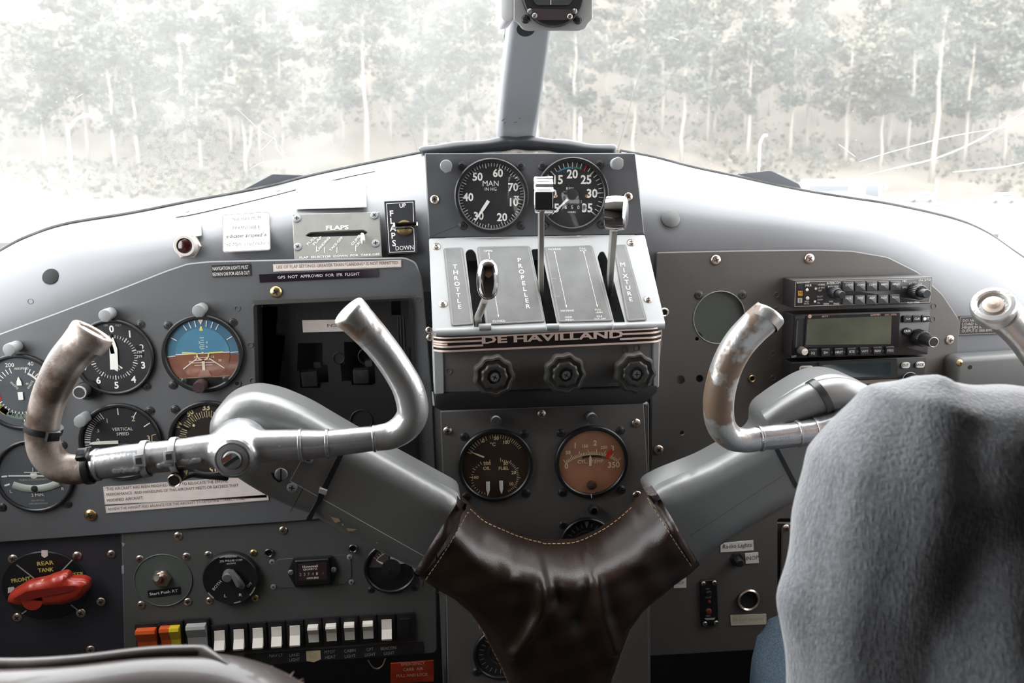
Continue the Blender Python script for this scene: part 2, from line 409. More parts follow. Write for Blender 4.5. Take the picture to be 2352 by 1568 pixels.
TOPL = [(-260,760),(-120,650),(0,578),(60,547),(150,517),(300,492),(450,462),(544,445),(626,428),(704,408),(760,395),(860,374),(1005,345)]
YTL = [.98,1.0,1.02,1.035,1.05,1.07,1.085,1.094,1.102,1.11,1.117,1.13,1.15]
BOTL = [(-260,980),(-120,860),(0,790),(120,745),(250,695),(330,665),(430,630),(560,618),(700,614),(860,610),(1025,606)]
TOPR = [(1425,348),(1500,362),(1589,385),(1688,406),(1844,439),(1950,456),(2052,472),(2188,503),(2263,533),(2330,578),(2420,640),(2560,740)]
YTR = [1.15,1.145,1.138,1.13,1.12,1.112,1.105,1.095,1.085,1.075,1.05,1.02]
BOTR = [(1440,600),(1560,600),(1700,600),(1850,602),(1980,612),(2090,650),(2180,730),(2230,770),(2290,820),(2380,900),(2500,1000)]
vsl, fsl, tll = cowl(TOPL, BOTL, YTL, (62, 56), .03)
vsr, fsr, tlr = cowl(TOPR, BOTR, YTR, (56, 62), .10)
b = MB(); b.add(vsl, fsl, paint_cowl); cowl_l = tag(b.build('instrument_cowl', sharp=60), 'curved grey metal cowl under the windscreen on the side with the flaps placards', 'cowl')
b = MB(); b.add(vsr, fsr, paint_cowl); cowl_r = tag(b.build('instrument_cowl', sharp=60), 'curved bare grey metal cowl under the windscreen above the radio stack', 'cowl')
BV = [BVHTree.FromPolygons(vs, fs) for vs, fs in ((vsl, fsl), (vsr, fsr))]
def on_cowl(px, py, px2=None, py2=None):       # a frame resting on the cowl, u towards a second picture point
    for bv, q in ((bv, q) for q in range(0, 60, 3) for bv in BV):
        d = ray(px, py+q).normalized(); h = bv.ray_cast(V((0,0,0)), d)
        if h[0] is not None:
            n = h[1]; n = -n if n.dot(d) > 0 else n
            u = V((1,0,0))
            if px2 is not None: r2 = ray(px2, py2+q); u = r2*(h[0].dot(n)/r2.dot(n))-h[0]
            u = (u-n*u.dot(n)).normalized(); return Fr(h[0], u, n.cross(u))
    raise RuntimeError('no cowl at %s %s' % (px, py))
rub = M('rubber_seal', (.05,.05,.048), .6, bump=.5, bscale=150, var=.5, vscale=60)
for i, tl in enumerate((tll, tlr)):
    b = MB(); b.tube([p+V((0,.004,.0008)) for p in tl], .0027, rub, 8); tr = struct(b.build('trim_%d' % (i+1)))
# ------------------------------------------------------------------ windscreen
scr = M('scratch', (.95,.95,.95), .5)
for i, (tl, pt_, haze) in enumerate(((tll, TOPL, HAZE_L), (tlr, TOPR, HAZE_R))):
    gm = glass_mat('windscreen_%s' % 'ab'[i], 1.25, haze, (1,.995,.97), (1,1,1), .06, True)
    b = MB(); n = len(tl); vs = []; fs = []
    post = at(1187, 322, 1.175); ptop = at(1245, -420, .93)
    bl = [p+V((0,.012,.002)) for p in tl]
    if i == 0: bl = bl+[at(1060, 336, 1.165), at(1150, 322, 1.175)]
    else: bl = [at(1225, 322, 1.175), at(1330, 333, 1.165)]+bl
    for k, p in enumerate(bl):
        q = p.x-.16; top = V((p.x*.93+.012, .94-abs(q)**2*.35, .42)); top.x += 0
        for j in range(7):
            t = j/6; m = p*(1-t)+top*t; m = m+V((0, .05*sin(pi*t), 0)); vs.append(m)
    for k in range(len(bl)-1):
        for j in range(6): fs.append((k*7+j, (k+1)*7+j, (k+1)*7+j+1, k*7+j+1))
    b.add(vs, fs, gm)
    win = struct(b.build('window_%d' % (i+1), sharp=80))
    bv = BVHTree.FromPolygons(vs, fs)
    def onw(px, py, bv=bv):
        h = bv.ray_cast(V((0,0,0)), ray(px, py).normalized())
        return h[0]*.998 if h[0] is not None else at(px, py, 1.1)
    lines = ([[(600,345),(635,310)],[(545,250),(600,300),(632,318)],[(568,392),(600,374),(650,366)],[(632,318),(640,345),(655,362)],[(640,330),(652,350),(668,345)],[(628,300),(636,340),(650,360)],[(646,350),(660,360)],[(365,215),(390,202)],[(176,224),(190,216)]] if i == 0 else
             [[(1982,404),(2060,385),(2150,363),(2240,325),(2310,282),(2360,252)],[(1975,371),(2060,345),(2200,310),(2360,285)],[(2188,395),(2240,390),(2300,384),(2360,372)],[(1925,330),(1965,360)],[(1540,85),(1560,92)],[(1466,20),(1480,40)]])
    b = MB()
    for q, ln in enumerate(lines):
        pts = catm([tuple(onw(x, y)) for x, y in ln], 5); rr = .00022 if i == 0 else (.0011, .0006, .001, .0003, .0003, .0003)[q]
        k = len(pts); b.tube(pts, [rr*(.35+.65*sin(pi*min(1, (j+.5)/k))) for j in range(k)], scr, 5)
    sp = b.build('scratch_marks', win); sp['label'] = 'white scratches and insect splatter on the windscreen'
# centre post between the two panes
b = MB(); fr = fr3(at(1142,324,1.15), at(1232,324,1.15), at(1170,75,1.03))
pl = fr.pl([(1142,326),(1232,326),(1250,200),(1268,75),(1296,-120),(1196,-120),(1170,75),(1155,200)])
b.prism(fr, pl, -.03, 0, M('post_paint', (.20,.205,.215), .4, bump=.15, bscale=300), .008, 4)
hl = fr.uv(1208, 66, .0003); b.quad(fr, circ(*hl, .0105), .0004, void)
for a, c in (((1152,277),(1160,272)),((1192,271),(1197,271)),((1180,281),(1187,280)),((1158,283),(1161,280))): b.seg(fr, fr.uv(*a), fr.uv(*c), .001, .0004, steel_dark)
struct(b.build('trim_3'))
# dark padded roll across the top of the centre panel
b = MB(); pp_ = [(972,352),(985,346),(1040,340),(1110,333),(1160,327),(1190,326),(1230,327),(1280,332),(1340,340),(1400,345),(1410,347)]
pts = catm([tuple(at(x, y+4, 1.135)) for x, y in pp_], 4)
b.tube(pts, [.0085 if (i in (0, len(pts)-1)) else .0095+.001*sin(i*.9) for i in range(len(pts))], M('black_vinyl', (.018,.019,.021), .35, bump=.2, bscale=90), 14)
tag(b.build('windscreen_pad'), 'dark padded vinyl roll at the foot of the windscreen post', 'padding')
# ------------------------------------------------------------------ flat panels
LP = vert(.93); GP = vert(.955); CL = vert(.93); RP = vert(.955); SW = vert(.9335); FS = vert(.9385)
def rivets(b, fr, pts, m, rpx=7, d=.0003):
    for x, y in pts:
        u, v = fr.uv(x, y, d); r = rpx*fr.k(x, y); b.ring(fr, u, v, r*.72, r, d-.0006, d+.0003, m, 14, .0002)
def panel(name, label, fr, pts, th, m, r=.004, bev=.0012, holes=(), riv=(), cat='panel'):
    p = fr.pl(pts); p = p if area(p) > 0 else p[::-1]
    c = fr.pt(*[sum(q[i] for q in p)/len(p) for i in (0, 1)]); t = thing(name, label, cat, c)
    b = MB(); b.prism(fr, rnd(p, r) if r else p, -th, 0, m, bev, 1, holes=holes)
    rivets(b, fr, riv, m); b.build('plate', t); return t
# pilot's instrument panel with the opening for the dock
hole = rnd(LP.pl([(586,694),(598,1112),(965,1110),(942,684)]), .004)
top = [(-150,826),(0,766),(120,722),(250,673),(380,622),(430,605),(480,600),(700,595),(930,591)]
lp = panel('instrument_dashboard', 'grey flight instrument panel behind the wheel with the worn grips and black cable ties', LP,
           top+[(955,602),(970,640),(992,900),(1003,1163),(700,1196),(0,1246),(-150,1258)], .003, paint, .004, holes=[hole],
           riv=[(545,708),(575,792),(580,874),(960,688),(966,805),(972,880),(974,1010),(976,1090),(70,692),(700,640)])
for x, y, k, r in ((634,670,'brass',14),(208,1182,'brass',14)): screw(lp, LP, x, y, r, k)
# recessed dock
dk = thing('avionics_dock', 'empty black plastic device dock recessed in the panel behind the wheel grip', 'dock', LP.P(770,880,-.02))
b = MB(); hu = LP.pl([(589,697),(601,1109),(962,1107),(939,687)]); hu = hu if area(hu) > 0 else hu[::-1]; hu = rnd(hu, .004)
rimo = inset(hu, -.0005); b.prism(LP, inset(rimo, -.0028), -.0005+.0012, .0035, black, .0008, 1, holes=[inset(hu, .0008)])
n = len(hu); vs = [LP.pt(u, v, .002) for u, v in inset(hu, .0008)]+[LP.pt(u, v, -.030) for u, v in inset(hu, .0008)]
b.add(vs, [(i, n+i, n+(i+1) % n, (i+1) % n) for i in range(n)], black_soft); b.build('rim', dk)
tl_ = M('dock_trim', (.10,.10,.09), .35, .3, bump=.2, bscale=600)
b = MB(); b.pp(LP, [(580,690),(942,677),(946,684),(584,700)], .0036, .0046, tl_); b.build('top_edge', dk)
DB = LP.off(-.030); b = MB(); dkp = M('dock_plastic', (.020,.018,.020), .5, bump=.1, bscale=900)
outer = inset(hu, .0012)
cut = [DB.pl(q) for q in ([(684,788),(740,787),(741,838),(752,838),(755,878),(735,879),(735,890),(690,890),(688,852),(682,852)], [(790,785),(846,784),(848,838),(860,838),(862,880),(855,884),(808,884),(806,875),(785,875),(782,836),(791,836)], [(600,704),(638,703),(638,738),(600,739)], [(898,692),(920,691),(921,724),(899,725)], [(592,770),(655,769),(656,830),(594,832)])]
b.prism(DB, [(u, v) for u, v in outer], -.003, 0, dkp, holes=cut)
for t_, x0, y0, x1, y1, h in (('696 PANEL', 680, 733, 838, 726, 17), ('WWW.AIRGIZMOS', 690, 775, 815, 767, 9)): b.tx(DB, t_, x0, y0, x1, y1, h, M('dock_letter', (.032,.029,.032), .5), .0004)
b.build('back_plate', dk)
b = MB(); b.pp(DB.off(-.02), [(590,690),(960,685),(965,1120),(600,1120)], -.001, 0, void); b.build('inner_void', dk)
for pts in ([(690,855),(728,852),(730,888),(694,889)], [(810,850),(846,849),(848,880),(812,882)]):
    b = MB(); b.pp(DB, pts, -.008, .004, M('clip_plastic', (.028,.028,.03), .3), .002, bev=.0015, steps=2)
    x, y = pts[1]; b.pp(DB, [(x-8,y-20),(x+8,y-21),(x+9,y-8),(x-7,y-7)], -.006, .003, steel_dark, .001); b.build('latch', dk)
b = MB()
for x in (912, 918, 925): b.pp(DB, [(x,728),(x+1.6,728),(x+5,812),(x+3.4,812)], -.0005, .0012, M('dock_rib', (.06,.06,.06), .3))
b.pp(DB, [(904,800),(940,799),(943,900),(906,902)], -.004, .001, void); b.build('side_ribs', dk)
for cx, cy_, r in ((842,818,20),(778,822,14),(690,965,40),(830,965,26)): b = MB(); u, v = DB.uv(cx, cy_); k = DB.k(cx, cy_); b.ring(DB, u, v, (r-3)*k, r*k, -.001, .0014, dkp, 32); b.build('moulded_boss', dk)
screw(dk, DB, 596, 727, 6, 'brass', .001)
# centre pedestal: upper gauge panel
cp = panel('centre_dashboard', 'grey centre panel holding the two dials above the engine levers', GP, [(975,352),(1460,351),(1481,539),(985,547)], .003, M('centre_paint', (.098,.100,.106), .42, bump=.12, bscale=900), .001)
b = MB(); b.pp(GP.off(-.004), [(1034,353),(1416,352),(1416,538),(1034,543)], -.15, 0, MATS['centre_paint'], 0); b.build('rear_box', cp)
for x, y in ((998,458),(1443,452)): screw(cp, GP, x, y, 10.5)
# sloped lever quadrant
A = GP.P(985, 547, .0005); B = GP.P(1481, 539, .0005); Cc = at(995, 757, .872)
SL = fr3(Cc, at(1527, 741, .872), A)
slots = [[(1069,580),(1075,573),(1085,572),(1093,580),(1096,600),(1117,752),(1090,755)], [(1220,572),(1243,571),(1281,747),(1255,750)], [(1372,590),(1378,578),(1387,577),(1394,590),(1437,741),(1412,744)]]
q = thing('lever_quadrant', 'bright sloping grey console with three lever slots under the two dials', 'console', SL.P(1250,650))
b = MB(); pl = SL.pl([(985,547),(1481,539),(1529,745),(994,762)]); b.prism(SL, rnd(pl if area(pl) > 0 else pl[::-1], .003), -.0015, 0, paint_light, .0006, 2, holes=[rnd(SL.pl(s), .003) for s in slots]); b.build('top_sheet', q)
b = MB(); b.pp(SL.off(-.02), [(1000,600),(1480,594),(1520,735),(1000,752)], -.001, 0, void); b.build('inner_void', q)
for x, y in ((1002,566),(1450,557),(1017,698),(1489,687)): screw(q, SL, x, y, 10)
ed = M('grey_engraving_plate', (.135,.135,.13), .38, bump=.1, bscale=700, var=.2, vscale=40)
def eplate(pts, label_pts, name='placard_plate'):
    b = MB(); p = SL.pl(pts); p = p if area(p) > 0 else p[::-1]; p = rnd(p, .003); b.prism(SL, p, .0003, .0012, ed, .0003)
    for e in (.0011, .0019): o_ = inset(p, e); i_ = inset(p, e+.00025); n = len(p); b.add([SL.pt(u, v, .00135) for u, v in o_]+[SL.pt(u, v, .00135) for u, v in i_], [(k, (k+1) % n, n+(k+1) % n, n+k) for k in range(n)], grey_ink)
    label_pts(b); return b.build(name, q)
def vert_text(b, s, x0, y0, x1, y1, h, m=white_ink):
    for i, ch in enumerate(s): t = i/(len(s)-1); b.tc(SL, ch, x0+(x1-x0)*t, y0+(y1-y0)*t, h, m, .0014, .012, wide=1.05)
def arrow(b, x0, y0, x1, y1):
    p0, p1 = SL.uv(x0, y0), SL.uv(x1, y1); b.seg(SL, p0, p1, .0004, .0014, white_ink)
    for p, o in ((p0, p1), (p1, p0)):
        d = (V(o)-V(p)).normalized(); n = V((-d.y, d.x))*.0009; b.quad(SL, [V(p), V(p)+d*.003+n, V(p)+d*.003-n], .0015, white_ink)
eplate([(1018,571),(1062,569),(1088,746),(1036,749)], lambda b: vert_text(b, 'THROTTLE', 1045, 612, 1056, 704, 11))
def pl2(b):
    b.tc(SL, 'OPEN', 1121, 576, 5.2, white_ink, .0014); b.tc(SL, 'CLOSED', 1146, 737, 5.5, white_ink, .0014); arrow(b, 1122, 581, 1145, 730); vert_text(b, 'PROPELLER', 1193, 597, 1213, 703, 11)
eplate([(1096,568),(1216,565),(1252,740),(1115,747)], pl2)
def pl3(b):
    for t_, x, y in (('DECREASE',1303,713),('HIGH',1306,728),('PITCH',1308,734),('FULL',1374,711),('LEAN',1376,717),('IDLE',1377,726),('CUT-OFF',1378,732),('INCREASE',1274,572),('FULL',1338,570),('RICH',1339,575)): b.tc(SL, t_, x, y, 4.6, white_ink, .0014)
    arrow(b, 1273, 578, 1301, 708); arrow(b, 1340, 578, 1372, 707); vert_text(b, 'RPM', 1286, 634, 1288, 646, 4.4, grey_ink)
    for y in (641, 682): b.seg(SL, SL.uv(1266+(y-641)*.2, y), SL.uv(1278+(y-641)*.2, y), .0004, .0014, grey_ink)
eplate([(1249,568),(1359,564),(1408,738),(1282,741)], pl3)
eplate([(1408,564),(1437,562),(1486,736),(1440,739)], lambda b: vert_text(b, 'MIXTURE', 1430, 607, 1449, 687, 11))
# rolled lower lip of the slope and the console front with three knobs
CF = vert(.876)
b = MB(); e0, e1 = at(1001,757,.873), at(1525,741,.873)
b.tube([e0+V((0,0,-.003)), e1+V((0,0,-.003))], .0045, paint_light, 12)
for x in (1113, 1268, 1420): p0, p1 = at(x-13, 751, .8685), at(x+15, 750, .8685); b.tube([p0, p1], .0035, paint_light, 10)
b.build('rolled_edge', q)
b = MB(); b.pp(CF, [(990,770),(1525,750),(1512,893),(1013,906)], -.05, 0, paint_brown, .006, bev=.004, steps=3)
rivets(b, CF, [(1031,852),(1115,808),(1146,807),(1437,803),(1464,799),(1186,840),(1342,834),(1190,874)], paint_brown, 8); b.build('front_sheet', q)
for z_ in ([(994,778),(1017,778),(1021,905),(998,906)], [(1500,762),(1516,762),(1514,890),(1500,891)]): b = MB(); b.pp(CF, z_, -.045, .0015, paint_light, .002, bev=.001); b.build('side_flange', q)
b = MB(); b.pp(CF, [(998,906),(1012,903),(1511,884),(1511,900),(1480,928),(1013,944),(998,935)], -.045, .002, black, .003, bev=.002, steps=2); b.build('lower_lip', q)
# chrome maker's plate
em = thing('maker_nameplate', 'curved metal nameplate with raised lettering and stripes across the console front', 'nameplate', CF.P(1260,780,.012))
b = MB(); E_ = CF.off(.011); strip = M('nameplate_black', (.010,.006,.005), .6, spec=.2); bright = M('nameplate_bright', (.85,.66,.56), .3, metal=.55, bump=.2, bscale=400)  # letters and stripes coloured copper to paint in a warm reflection
def eline(off, w, mat, d, x0=0, x1=1, nn=40):
    vs = []
    for i in range(nn+1):
        t = x0+(x1-x0)*i/nn; px = 996+(1524-996)*t; py = 782-24*t+off
        p = E_.P(px, py); q_ = E_.P(px, py+w); e = min(t, 1-t)*538; back = max(0, 1-e/34.)**2*.0095
        vs += [p-E_.n*(back-d), q_-E_.n*(back-d)]
    b.add(vs, [(2*i, 2*i+1, 2*i+3, 2*i+2) for i in range(nn)], mat)
eline(-5, 31, strip, 0); eline(-6, 3.4, bright, .0006); eline(23.5, 4.5, bright, .0006)
for o_, x1, x0 in ((2.5, .215, .81), (13.5, .215, .81)):
    eline(o_, 4.5, bright, .0006, 0, x1, 16); eline(o_, 4.5, bright, .0006, x0, 1, 16)
eline(8.2, 4, bright, .0006, 0, .06, 8)
b.tx(E_, 'DE HAVILLAND', 1107, 788.5, 1432, 774.5, 15.5, bright, .0008, .035)
bs = b.build('strip', em); bs['label'] = 'raised letters painted with a warm copper reflection on a black strip'
for x, y in ((985,758),(987,775)): screw(em, vert(.890), x, y, 8)
# lower centre panel
cl = panel('engine_dashboard', 'grey lower centre panel with the two round engine dials above the leather boot', CL, [(1011,944),(1479,924),(1488,1080),(1491,1640),(1030,1640),(1020,1200)], .002, M('lower_grey_paint', (.128,.12,.112), .48, bump=.12, bscale=900, var=.05, vscale=9), .002)
for z_ in ([(992,930),(1024,930),(1062,1640),(1022,1640)], [(1474,926),(1492,926),(1496,1640),(1480,1640)]): b = MB(); b.pp(CL.off(-.0022), z_, -.06, 0, paint_mid, .002, bev=.003, steps=2); b.build('side_post', cl)
for x, y, r in ((1028,989,10.5),(1244,951,10),(1461,971,10.5),(1463,1137,11)): screw(cl, CL, x, y, r)
b = MB(); b.pp(CL, [(1120,1135),(1121,1135)][:0] or [(1090,1378),(1105,1376),(1105,1379),(1092,1380)], 0, .0003, void); b.build('scuff', cl)
# co-pilot side panel
ch = RP.pl([(1592+120*.5+60*cos(2*pi*i/40), 729+60*sin(2*pi*i/40)) for i in range(40)])
smallholes = [[RP.uv(x+r*cos(2*pi*i/16), y+r*sin(2*pi*i/16)) for i in range(16)] for x, y, r in ((1601,778,4.5),(1563,872,10),(1607,869,8.5),(1567,994,5.5))]
rp = panel('radio_dashboard', 'warm grey co-pilot panel carrying the black radios', RP, [(1507,579),(1700,575),(1880,573),(1960,576),(2040,590),(2110,625),(2165,675),(2205,735),(2196,900),(2190,1190),(1786,1192),(1786,1490),(1490,1507),(1496,900)], .0025, paint_brown, .004, holes=[ch]+smallholes,
           riv=[(1784,677),(1783,710),(1775,812),(1776,868),(1772,916),(2145,703),(2143,733)])
for x, y, r, k in ((1644,597,12,'steel'),(1859,594,12,'steel'),(2181,780,11,'steel'),(1513,1032,11,'steel'),(1605,678,8.5,'dark'),(1705,677,8.5,'dark')): screw(rp, RP, x, y, r, k)
b = MB(); b.quad(RP, RP.pl([(1585,660),(1720,660),(1720,800),(1585,800)], -.003), -.0034, M('greenish_blank', (.085,.096,.085), .55, bump=.1, bscale=900)); u, v = RP.uv(1652, 729); k = RP.k(1652,729); b.ring(RP, u, v, 60*k, 62*k, -.001, .0006, paint_light, 48, .0003); o = b.build('blanking_plate', rp); o['label'] = 'greenish grey blanking plate closing the empty round hole'  # pale ring round the hole paints a highlight on its edge
for x, y in ((1563,872),(1607,869),(1601,778)): b = MB(); u, v = RP.uv(x, y); b.quad(RP, circ(u, v, .008, 16), -.003, void if x != 1563 else MATS['greenish_blank']); b.build('hole_backing', rp)
for x, y, r in ((1525,717,11),(1727,869,9)):
    b = MB(); u, v = RP.uv(x, y); k = RP.k(x, y); b.ring(RP, u, v, r*.55*k, r*k, 0, .0022, brass if r < 10 else steel, 24); b.quad(RP, circ(u, v, r*.6*k, 20), .0004, void); b.build('grommet', rp)
u, v = on_cowl(1539, 503), None
f = u; b = MB(); k = mpp(f.o); b.lathe(f, 0, 0, [(22*k, .0002), (22*k, .0016), (20.5*k, .0022), (.0001, .0024)], paint_mid, 36); tag(b.build('plug_button'), 'round grey hole plug on the cowl beside the centre panel', 'plug')
# side wall of the co-pilot area right of the radios
BK = vert(.962)
bp_ = panel('side_dashboard', 'plain grey panel at the far end beside the radios, behind the second hand grip', BK, [(2130,810),(2300,945),(2560,1145),(2560,1620),(1740,1620),(1740,1200),(2130,1200)], .002, paint_brown, 0)
b = MB(); f_ = vert(.93); b.pp(f_, [(2194,848),(2197,830),(2210,821),(2560,800),(2560,1020),(2190,1010)], -.0235, 0, paint_mid, .004, bev=.006, steps=3); u, v = f_.uv(2228,843); b.quad(f_, circ(u, v, .0026, 16), .0003, void); b.build('glove_box', bp_)
screw(bp_, vert(.929), 2204, 833, 8, 'brass')
ap = panel('access_cover', 'dark grey rounded access panel behind the seated person', RP, [(1797,1212),(1806,1202),(2300,1202),(2300,1480),(1790,1480)], .002, paint_brown, .004)
screw(ap, RP, 1806, 1212, 8)
# lower left: fuel selector panel and switch panel
fsp = panel('fuel_dashboard', 'dark blue grey lower panel around the red fuel handle', FS, [(-150,1235),(285,1210),(292,1540),(-150,1620)], .002, paint_dark, 0)
for x, y, r in ((256,1272,10),(232,1381,10),(208,1491,10)): screw(fsp, FS, x, y, r)
swp = panel('switch_dashboard', 'grey lower panel with the ignition switch and the row of rockers', SW, [(278,1215),(700,1188),(1000,1168),(1005,1492),(996,1500),(560,1530),(286,1560)], .02, paint_mid, .003)
for x, y, r in ((409,1230,10),(650,1217,9.5)): screw(swp, SW, x, y, r)
b = MB(); b.pp(SW, [(279,1300),(284,1296),(285,1316),(280,1318)], 0, .0002, paint_light); b.pp(SW, [(279,1245),(287,1248),(283,1256)], 0, .0002, paint_light); b.build('paint_chip', swp)
for x, y in ((618,1268),(811,1258)):
    b = MB(); u, v = SW.uv(x, y); k = SW.k(x, y); b.ring(SW, u, v, 7*k, 10.5*k, 0, .003, steel_dark, 20); b.quad(SW, circ(u, v, 8*k, 16), .0005, void); b.build('post_socket', swp)
b = MB(); b.tube([at(x, y, .96) for x, y in catm([(845,1515),(855,1530),(866,1535),(878,1528),(885,1512)], 5)], .0008, steel, 6); tag(b.build('pull_ring'), 'thin wire pull ring hanging under the switch panel', 'ring')
# ------------------------------------------------------------------ round instruments
def gauge(name, label, fr, cx, cy, r, dial_m, draw, rim=.11, screws=(), skind='dark', cat='gauge', height=.0046, needles=(), rim_m=None, srad=8.5, glass=True):
    k = fr.k(cx, cy); R = r*k; u, v = fr.uv(cx, cy, .0015)
    t = thing(name, label, cat, fr.pt(u, v, 0))
    b = MB(); b.ring(fr, u, v, R*(1-rim), R, .0003, height, rim_m or black, 56, .0012); b.build('bezel', t)
    b = MB(); b.prism(fr, circ(u, v, R*(1-rim*.5), 48), .0003, .0014, dial_m)
    if draw: draw(b, fr, u, v, R)
    b.build('dial', t)
    for nd in needles:
        b = MB(); a = radians(90-nd['a']); d = V((cos(a), sin(a))); n = V((-d.y, d.x)); c = V((u, v)); m = nd.get('m', white_ink); w = nd.get('w', .03)*R; l0, l1 = nd.get('l0', -.1)*R, nd['l']*R; tp = nd.get('tp', .3)
        if 'c' in nd: c = V(fr.uv(*nd['c'], .003))
        p = [c+d*l0-n*w, c+d*(l1-(l1-l0)*tp)-n*w*.95, c+d*l1-n*w*.12, c+d*l1+n*w*.12, c+d*(l1-(l1-l0)*tp)+n*w*.95, c+d*l0+n*w]
        b.prism(fr, [tuple(x) for x in p], .0022, .0028, m, back=True)
        if nd.get('hub'): b.lathe(fr, c.x, c.y, [(nd['hub']*R, .0016), (nd['hub']*R, .0030), (nd['hub']*R*.8, .0034), (.0001, .0034)], black_soft, 20)
        b.build('needle', t)
    if glass:
        b = MB(); b.quad(fr, circ(u, v, R*(1-rim*.95), 48), height*.72, dial_glass); b.build('glass', t)
    for x, y in screws: screw(t, fr, x, y, srad, skind)
    return t
def ticks(b, fr, u, v, R, r0, r1, a0, a1, n, w, m=white_ink, d=.0017):
    for i in range(n+1): b.tick(fr, u, v, r0*R, r1*R, a0+(a1-a0)*i/n, w*R, d, m)
def num(b, fr, u, v, R, rad, ang, t, h, m=white_ink, rot=0, bold=.028, wide=.95):
    a = radians(90-ang); c = V((u+rad*R*cos(a), v+rad*R*sin(a))); vs, fs, x0, x1 = textgeo(t, bold); h = h*R; w_ = (x1-x0)*h/CAP*wide
    e = V((cos(rot), sin(rot))); n = V((-e.y, e.x)); p0 = c-e*w_/2-n*h/2; b.txuv(fr, t, p0, p0+e*w_, h, .0017, m, bold)
D = .0017
def man(b, fr, u, v, R):
    ticks(b, fr, u, v, R, .78, .88, 105, 105+5.42*65, 65, .014); ticks(b, fr, u, v, R, .74, .88, 105, 105+27.1*13, 13, .022)
    for i, t in enumerate(('10','20','30','40','50','60','70')): num(b, fr, u, v, R, .63, 105+54.2*i+(0, -6, 0, 0, 2, 0, -2)[i], t, .20)
    num(b, fr, u, v, R, .68, 95, '75', .11)
    b.tc(fr, 'MAN', 1127, 421, 12, white_ink, D, .035); b.tc(fr, 'IN HG', 1127, 434, 7, white_ink, D)
    b.arc(fr, u, v, .86*R, .90*R, 152, 214, D, blue_ink); b.arc(fr, u, v, .84*R, .90*R, 249, 253, D, red_ink)
gauge('manifold_pressure_gauge', 'black manifold pressure dial with white numbers from 10 to 75, beside the tachometer', GP, 1129, 450, 85.5, dial_black, man, .13, ((1061,382),(1196,382),(1064,518),(1197,518)), needles=[dict(a=214, l=.80, w=.045, l0=.15, tp=.6)])
def rpm(b, fr, u, v, R):
    ticks(b, fr, u, v, R, .74, .86, -130, 130, 30, .017); ticks(b, fr, u, v, R, .68, .86, -130, 130, 6, .03)
    for i, t in enumerate(('5','10','15','20','25','30','35')): num(b, fr, u, v, R, .55, -130+43.3*i, t, .22)
    b.tc(fr, 'RPM', 1309, 433, 6.5, white_ink, D, .02); b.tc(fr, 'HUNDREDS', 1309, 440, 4, grey_ink, D); b.tc(fr, 'HOURS', 1313, 487, 4, white_ink, D)
    for i, ch in enumerate('06508'): x = 1285+i*14.5; b.tc(fr, ch, x, 476, 8, white_ink if i < 4 else grey_ink, D)
    b.pp(fr, [(1337,469),(1347,469),(1347,484),(1337,484)], .0012, .0016, M('counter_light', (.35,.34,.32), .5)); b.tc(fr, '1', 1335, 463, 7, white_ink, D); b.tc(fr, '8', 1342, 476, 8, black_ink, D)
    b.arc(fr, u, v, .70*R, .74*R, -33, 0, D, blue_ink); b.arc(fr, u, v, .70*R, .74*R, 0, 20, D, green_ink); b.arc(fr, u, v, .70*R, .86*R, 25, 27.5, D, red_ink)
    for x in (1276, 1347): c = fr.uv(x, 450); b.lathe(fr, *c, [(4*fr.k(x,450), .0014), (.0001, .0022)], brass, 12)
gauge('tachometer', 'black tachometer with an hour counter, partly hidden by the two chrome lever knobs', GP, 1314, 447, 85, dial_black, rpm, .13, ((1246,382),(1377,379),(1250,517),(1382,515)), needles=[dict(a=226, l=.76, w=.035, l0=-.05, tp=.7, hub=.17)])
# pilot panel dials
def asi(b, fr, u, v, R):
    for t, x, y, h in (('200',22,838,9),('40',70,835,9),('60',106,856,9),('140',23,950,9),('120',64,963,9)): b.tc(fr, t, x, y, h, white_ink, D, .01)
    b.tc(fr, 'AIRSPEED', 49, 846, 5, white_ink, D); b.tc(fr, 'KNOTS', 33, 885, 4.5, white_ink, D, rot=radians(-50)); b.tc(fr, 'KNOTS', 70, 883, 4.5, white_ink, D, rot=radians(55)); b.tc(fr, '40', 62, 881, 4.5, white_ink, D)
    ticks(b, fr, u, v, R, .52, .66, 18, 342, 36, .02); b.arc(fr, u, v, .50*R, .55*R, 25, 110, D, white_ink); b.arc(fr, u, v, .58*R, .72*R, 150, 232, D, M('dial_green_arc', (.16,.20,.17), .5)); b.arc(fr, u, v, .58*R, .74*R, 215, 300, D, M('dial_yellow_arc', (.35,.33,.10), .5))
    b.arc(fr, u, v, .50*R, .54*R, 250, 285, D+.0001, red_ink)
    for a in (250, 285): b.tick(fr, u, v, .52*R, .80*R, a, .06*R, D+.0001, red_ink)
gauge('airspeed_indicator', 'airspeed dial with painted grey reflection, at the panel edge with white, yellow and red arcs', LP, 47, 900, 90, dial_grey, asi, .10, ((115,826),), needles=[dict(a=0, l=.40, w=.06, l0=.18, tp=.6), dict(a=178, l=.20, w=.06, l0=0, tp=.02)])
